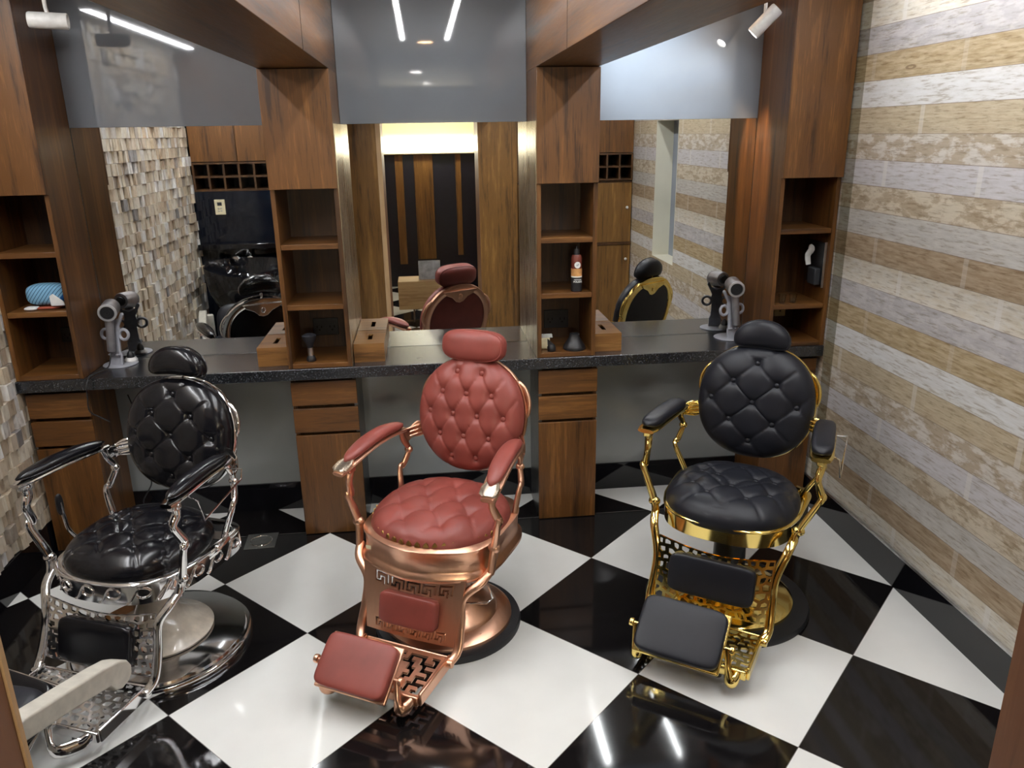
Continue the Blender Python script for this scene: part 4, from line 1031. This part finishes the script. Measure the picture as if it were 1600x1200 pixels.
chrome = dict(common, metal='chrome', leather='leather_gloss', rubber=(0.345, 0.325), colmat='cream_enamel',
    dish=[(0.0005, 0.03), (0.328, 0.030), (0.322, 0.040), (0.30, 0.046), (0.21, 0.058), (0.0005, 0.062)],
    column=[(0.0005, 0.06), (0.20, 0.061), (0.203, 0.070), (0.195, 0.080), (0.13, 0.112), (0.085, 0.155), (0.065, 0.21), (0.055, 0.30), (0.055, 0.40), (0.0005, 0.40)],
    band=(0.362, 0.450), band_plan=(0.270, 0.262, 2.7), seat=(0.252, 0.25, 0.462, 0.085), back=(0.240, 0.228, 0.075), back_y=0.275, back_z=0.800,
    head=(0.125, 0.056, 0.05), head_gap=0.072, head_bend=0.034, piping=(0.02, -0.02), arm_z=0.765, arm_y=(-0.215, 0.185), arm_x=(0.32, 0.285), arm_dip=0.0, arm_arch=0.012,
    pad_w=0.034, pad_pow=3.0, rail_ext=0.01, rail_x=(0.27, 0.245, 0.235), knee_z=(0.345, 0.125), knee_w=(0.235, 0.235), knee_pad=(0.155, 0.082), knee_pad_v=0.50, knee_pad_dx=0.0,
    flap=(-0.10, -0.60, 0.165), flap_size=(0.16, 0.10), flap_yaw=-6, extras=('lever', 'towel_bar', 'thumb'))
copper = dict(common, metal='copper', leather='leather_red', rubber=(0.30, 0.262), colmat='copper',
    dish=[(0.0005, 0.03), (0.264, 0.030), (0.262, 0.044), (0.245, 0.056), (0.205, 0.068), (0.198, 0.082), (0.13, 0.125), (0.10, 0.15), (0.0005, 0.15)],
    column=[(0.0005, 0.14), (0.10, 0.148), (0.08, 0.18), (0.062, 0.22), (0.058, 0.41), (0.0005, 0.41)],
    band=(0.365, 0.492), band_plan=(0.272, 0.262, 3.6), seat=(0.268, 0.258, 0.49, 0.09), back=(0.236, 0.240, 0.078), back_y=0.275, back_z=0.825,
    seat_tuft=(S_RED, diamond(S_RED, 0.07, 0.095, 1.3)), buttons_on_seat=False, sdent=0.02, back_tuft=(B_RED, diamond(B_RED, 0.055, 0.088, 0.9)), back_e=2.1,
    head=(0.138, 0.066, 0.052), head_e=3.0, head_gap=0.045, head_bend=0.0, piping=(0.026, -0.026), arm_z=0.772, arm_y=(-0.215, 0.165), arm_x=(0.305, 0.262), arm_dip=0.03, arm_arch=0.02,
    pad_w=0.036, pad_pow=3.5, rail_ext=0.10, rail_x=(0.262, 0.205, 0.19), knee_z=(0.382, 0.135), knee_w=(0.218, 0.188), knee_pad=(0.122, 0.062), knee_pad_v=0.475, knee_pad_dx=0.0,
    flap=(-0.058, -0.578, 0.168), flap_size=(0.142, 0.095), extras=('pedal',))
gold = dict(common, metal='gold', leather='leather_black', rubber=(0.34, 0.272), colmat='black_plastic',
    dish=[(0.0005, 0.03), (0.274, 0.030), (0.272, 0.042), (0.255, 0.052), (0.12, 0.085), (0.09, 0.11), (0.075, 0.15), (0.0005, 0.15)],
    column=[(0.0005, 0.14), (0.068, 0.15), (0.062, 0.43), (0.0005, 0.43)],
    band=(0.412, 0.487), band_plan=(0.262, 0.258, 2.7), seat=(0.262, 0.262, 0.495, 0.085), back=(0.243, 0.242, 0.082), back_y=0.285, back_z=0.82,
    head=(0.118, 0.060, 0.05), head_gap=0.05, head_bend=0.03, piping=(0.02,), arm_z=0.79, arm_y=(-0.16, 0.215), arm_x=(0.335, 0.30), arm_dip=0.0, arm_arch=0.006,
    pad_w=0.041, pad_pow=7.0, rail_ext=0.005, rail_x=(0.262, 0.232, 0.225), knee_z=(0.385, 0.135), knee_w=(0.228, 0.222), knee_pad=(0.168, 0.078), knee_pad_v=0.60, knee_pad_dx=0.0,
    flap=(-0.035, -0.565, 0.182), flap_size=(0.158, 0.108), extras=('towel_bar',))
barber_chair('barber_chair', 'chrome barber chair with glossy black leather and a cream pedestal by the stone wall', (-0.572, 0.010), -22, chrome)
barber_chair('barber_chair', 'copper barber chair with oxblood red tufted leather', (0.579, 0.017), -29, copper)
barber_chair('barber_chair', 'gold barber chair with matt black tufted leather by the plank wall', (1.775, 0.003), -35, gold)

# ================================================================== OPPOSITE SIDE (seen in the mirrors)
def upper_cabinets(x0, x1, y, n, label, hidden=0.4):
    t = thing('wall_cabinet', label, 'cabinet', ((x0+x1)/2, y, 1.747), group='walnut wall cabinets opposite the mirrors')
    w = (x1-x0)/n; hx = (x1-x0)/2
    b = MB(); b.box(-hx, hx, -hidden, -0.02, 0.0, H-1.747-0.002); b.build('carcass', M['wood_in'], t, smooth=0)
    for k in range(n):
        b = MB(); b.box(-hx+k*w+0.002, -hx+(k+1)*w-0.002, -0.019, 0.0, 0.003, H-1.747-0.004); b.build('door', M['wood'], t, bevel=0.001)
def cubby_rack(x0, x1, y, nx, label, z0=1.512, z1=1.744):
    t = thing('cubby_rack', label, 'rack', ((x0+x1)/2, y, z0), group='pigeonhole racks under the wall cabinets')
    hx = (x1-x0)/2; hz = z1-z0; th = 0.016; D = 0.3
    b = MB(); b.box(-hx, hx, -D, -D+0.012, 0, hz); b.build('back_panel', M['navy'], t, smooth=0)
    b = MB()
    for k in range(nx+1):
        x = -hx+(2*hx-th)*k/nx; b.box(x, x+th, -D+0.012, 0, 0, hz)
    b.build('divider', M['wood_in'], t, smooth=0)
    b = MB()
    for k in range(3):
        z = (hz-th)*k/2; b.box(-hx, hx, -D+0.012, -0.001, z, z+th)
    b.build('rack_shelf', M['wood_in'], t, smooth=0)
upper_cabinets(XL+0.02, -0.205, YOL, 3, 'walnut wall cabinet above the black wash wall')
cubby_rack(XL+0.02, -0.205, YOL, 9, 'pigeonhole rack above the black wash wall')
upper_cabinets(1.44, XR-0.003, YOR, 3, 'walnut wall cabinet beside the plank wall opposite the gold chair')
cubby_rack(1.44, XR-0.003, YOR, 9, 'pigeonhole rack beside the plank wall opposite the gold chair', 1.495)
t = thing('locker_cabinet', 'brown locker cabinet with a small round knob opposite the gold chair', 'cabinet', (1.99, YOR, 0))
b = MB(); b.box(-0.55, 0.5526, -0.38, -0.02, 0, 1.49); b.build('carcass', M['wood_in'], t, smooth=0)
for k in range(3):
    x0 = -0.55+k*0.3675
    for (z0, z1) in ((0.915, 1.472), (0.10, 0.885)):
        b = MB(); b.box(x0+0.006, x0+0.3615, -0.019, 0.0, z0, z1); dd = b.build('door', M['wood_back'], t, bevel=0.002)
        kb_ = MB(); kb_.pillow(0.014, 0.012, 0.014, 2, 16, 10, mx=T(x0+0.318, 0.012, 1.242 if z0 > 0.5 else 0.75)); kb_.build('knob', M['white_plastic'], dd)
b = MB(); b.box(-0.55, 0.5526, -0.02, 0.008, 0.888, 0.912); b.build('mid_rail', M['wood_in'], t, bevel=0.003)
b = MB(); b.box(-0.55, 0.5526, -0.02, 0.0, 0.0, 0.095); b.build('plinth', M['wood_in'], t, smooth=0)

t = thing('thermostat', 'ivory thermostat with a small screen on the black wash wall', 'thermostat', (-1.13, YOL, 1.384))
b = MB(); b.box(-0.042, 0.042, 0.0005, 0.018, -0.062, 0.062); b.build('housing', M['ivory_plastic'], t, bevel=0.004)
b = MB(); b.box(-0.018, 0.018, 0.018, 0.0192, 0.012, 0.04); b.build('screen', M['socket_plastic'], t, smooth=0)
b = MB()
for k in (-1, 1):
    for z in (-0.008, -0.03): b.box(k*0.010-0.007, k*0.010+0.007, 0.018, 0.0215, z-0.006, z+0.006)
b.build('keys', M['cream_plastic'], t, bevel=0.001)
b = MB(); b.box(XL+0.01, -0.21, YOL+0.0005, YOL+0.09, 1.04, 1.085)
tag(b.build('wall_ledge', M['black_gloss'], bevel=0.004), 'glossy black ledge behind the wash basin', 'ledge')

# shampoo unit: basin on a cream pedestal, recliner with cream arms
t = thing('wash_basin', 'black ceramic hair wash basin on a cream pedestal', 'wash basin', (-0.92, -1.49, 0))
b = MB(); nb = 48
def ring(a_, b2_, z, cy=0): return [(a_*math.cos(2*PI*i/nb), cy+b2_*math.sin(2*PI*i/nb), z+(0.035 if math.sin(2*PI*i/nb) < -0.2 else 0)*1.0 - (0.06*max(0, math.sin(2*PI*i/nb))**3)) for i in range(nb)]
rings = [ring(0.16, 0.14, 0.57), ring(0.26, 0.19, 0.62), ring(0.31, 0.215, 0.74), ring(0.335, 0.23, 0.92), ring(0.335, 0.23, 0.935), ring(0.30, 0.20, 0.935), ring(0.27, 0.18, 0.82), ring(0.18, 0.14, 0.74), ring(0.02, 0.02, 0.72)]
for r_ in rings: b.v += r_
for i in range(len(rings)-1):
    for k in range(nb): b.f.append((i*nb+k, i*nb+(k+1) % nb, (i+1)*nb+(k+1) % nb, (i+1)*nb+k))
b.f.append(tuple(range(nb-1, -1, -1))); b.f.append(tuple((len(rings)-1)*nb+k for k in range(nb)))
b.build('bowl', M['black_gloss'], t, smooth=60)
b = MB(); b.lathe([(0.0005, 0), (0.17, 0), (0.17, 0.03), (0.11, 0.10), (0.12, 0.30), (0.20, 0.50), (0.245, 0.535), (0.24, 0.56), (0.15, 0.565), (0.0005, 0.565)], 40); b.build('pedestal', M['cream_plastic'], t)
b = MB(); b.tube(bez([(0.0, -0.22, 0.93), (0.0, -0.22, 1.0), (0.0, -0.18, 1.03), (0.0, -0.10, 1.01)], 6), 0.012, 12, (1, 0, 0)); b.pillow(0.03, 0.02, 0.02, 2, 16, 10, mx=T(0, -0.22, 0.965)); b.build('tap', M['chrome'], t)
b = MB(); b.tube(bez([(-0.16, -0.2, 0.96), (-0.12, -0.13, 0.985), (-0.05, -0.06, 0.97)], 6), [0.014, 0.015, 0.016, 0.016, 0.016, 0.017, 0.018, 0.02, 0.024, 0.026, 0.026, 0.022, 0.018], 12); b.build('hand_shower', M['chrome'], t)

t = thing('shampoo_recliner', 'black shampoo recliner with sloping cream arms in front of the wash basin', 'recliner', (-0.78, -0.935, 0), rad(-12))
b = MB(); b.pillow(0.24, 0.22, 0.06, 5, 48, 18, mx=T(-0.06, -0.02, 0.40) @ RX(-6)); b.build('seat', M['leather_black'], t, smooth=80)
b = MB(); b.pillow(0.24, 0.05, 0.20, 4, 48, 20, mx=T(-0.04, -0.20, 0.50) @ RX(20)); b.build('backrest', M['leather_black'], t, smooth=80)
b = MB(); b.box(-0.24, 0.12, -0.2, 0.12, 0.0, 0.335); b.build('plinth', M['cream_plastic'], t, bevel=0.03)
yz = Matrix(((0, 0, 1, 0), (1, 0, 0, 0), (0, 1, 0, 0), (0, 0, 0, 1)))    # profile (y, z) extruded along x
armp = [(-0.295, 0.625), (-0.26, 0.650), (-0.18, 0.652), (0.0, 0.600), (0.10, 0.570), (0.17, 0.545), (0.205, 0.522), (0.220, 0.495), (0.215, 0.470), (0.195, 0.458), (0.165, 0.456), (0.135, 0.472), (0.115, 0.500), (-0.02, 0.545), (-0.20, 0.598), (-0.28, 0.612)]
for k in (-1, 1):
    b = MB(); b.prism(armp, 0.345, 0.400, yz) if k > 0 else b.prism(armp, -0.400, -0.345, yz)
    ao = b.build('arm', M['cream_plastic'], t, bevel=0.006, seg=3)
    b = MB(); x0, x1 = sorted((k*0.30, k*0.36)); b.box(x0, x1, -0.285, -0.245, 0.30, 0.615); x0, x1 = sorted((k*0.16, k*0.31)); b.box(x0, x1, -0.28, -0.245, 0.30, 0.35); b.build('arm_post', M['cream_plastic'], ao, bevel=0.012)

# bottle in the niche
t = thing('spray_bottle', 'clear bottle with an orange cap on the niche sill', 'bottle', (2.60, -1.10, NZ0+0.0045))
b = MB(); b.lathe([(0.0005, 0), (0.03, 0), (0.032, 0.005), (0.032, 0.10), (0.014, 0.13), (0.0005, 0.13)], 24); b.build('body', M['white_plastic'], t)
b = MB(); b.lathe([(0.0005, 0.13), (0.017, 0.13), (0.017, 0.17), (0.0005, 0.17)], 20); b.build('cap', M['orange'], t)

# far end of the passage
t = thing('light_box', 'long glowing white light box high at the end of the passage', 'light box', (0.67, YEND, 1.70))
b = MB(); b.box(-0.60, 0.60, 0.0005, 0.10, -0.005, 0.39); b.build('housing', M['cream_wall'], t, bevel=0.01)
b = MB(); b.box(-0.59, 0.59, 0.10, 0.106, 0.21, 0.38); b.build('upper_glow', M['lamp_box_dim'], t, smooth=0)
b = MB(); b.box(-0.56, 0.56, 0.101, 0.135, 0.03, 0.21); b.build('diffuser', M['lamp_box'], t, bevel=0.02)
for k, (x0, x1, z0, y) in enumerate(((0.20, 0.215, 0.5, 0), (0.46, 0.70, 0.36, 0.03), (0.22, 0.32, 0.3, 0.02), (0.99, 1.06, 0.4, 0.02))):
    if k == 0: continue
    b = MB(); b.box(x0, x1, YEND+y*0.3+0.0005, YEND+0.03, z0, 1.69)
    tag(b.build('wall_batten', M['wood_back'], bevel=0.003), ('wide brown batten in the middle of the dark far wall', 'short brown batten at the far wall beside the passage side', 'brown batten at the far wall close to the right passage side')[k-1], 'batten', 'battens on the far wall')
t = thing('low_bench', 'pale pine bench front on thin steel legs down the passage', 'bench', (0.62, -3.5, 0))
b = MB(); b.box(-0.38, 0.38, -0.25, 0.10, 0.10, 0.41); b.build('box', M['pine'], t, bevel=0.004)
for sx in (-0.22, 0.24):
    b = MB(); b.tube([(sx, -0.05, 0), (sx, -0.05, 0.10)], 0.012, 10); b.build('leg', M['chrome'], t)
t = thing('bench_tray', 'silvery tray leaning on the pine bench', 'tray', (0.59, -3.50, 0.4105), 0)
b = MB(); b.box(-0.12, 0.12, -0.012, 0.0, 0.0, 0.205); b.build('panel', M['silver_foil'], t, mx=RX(8), bevel=0.004)
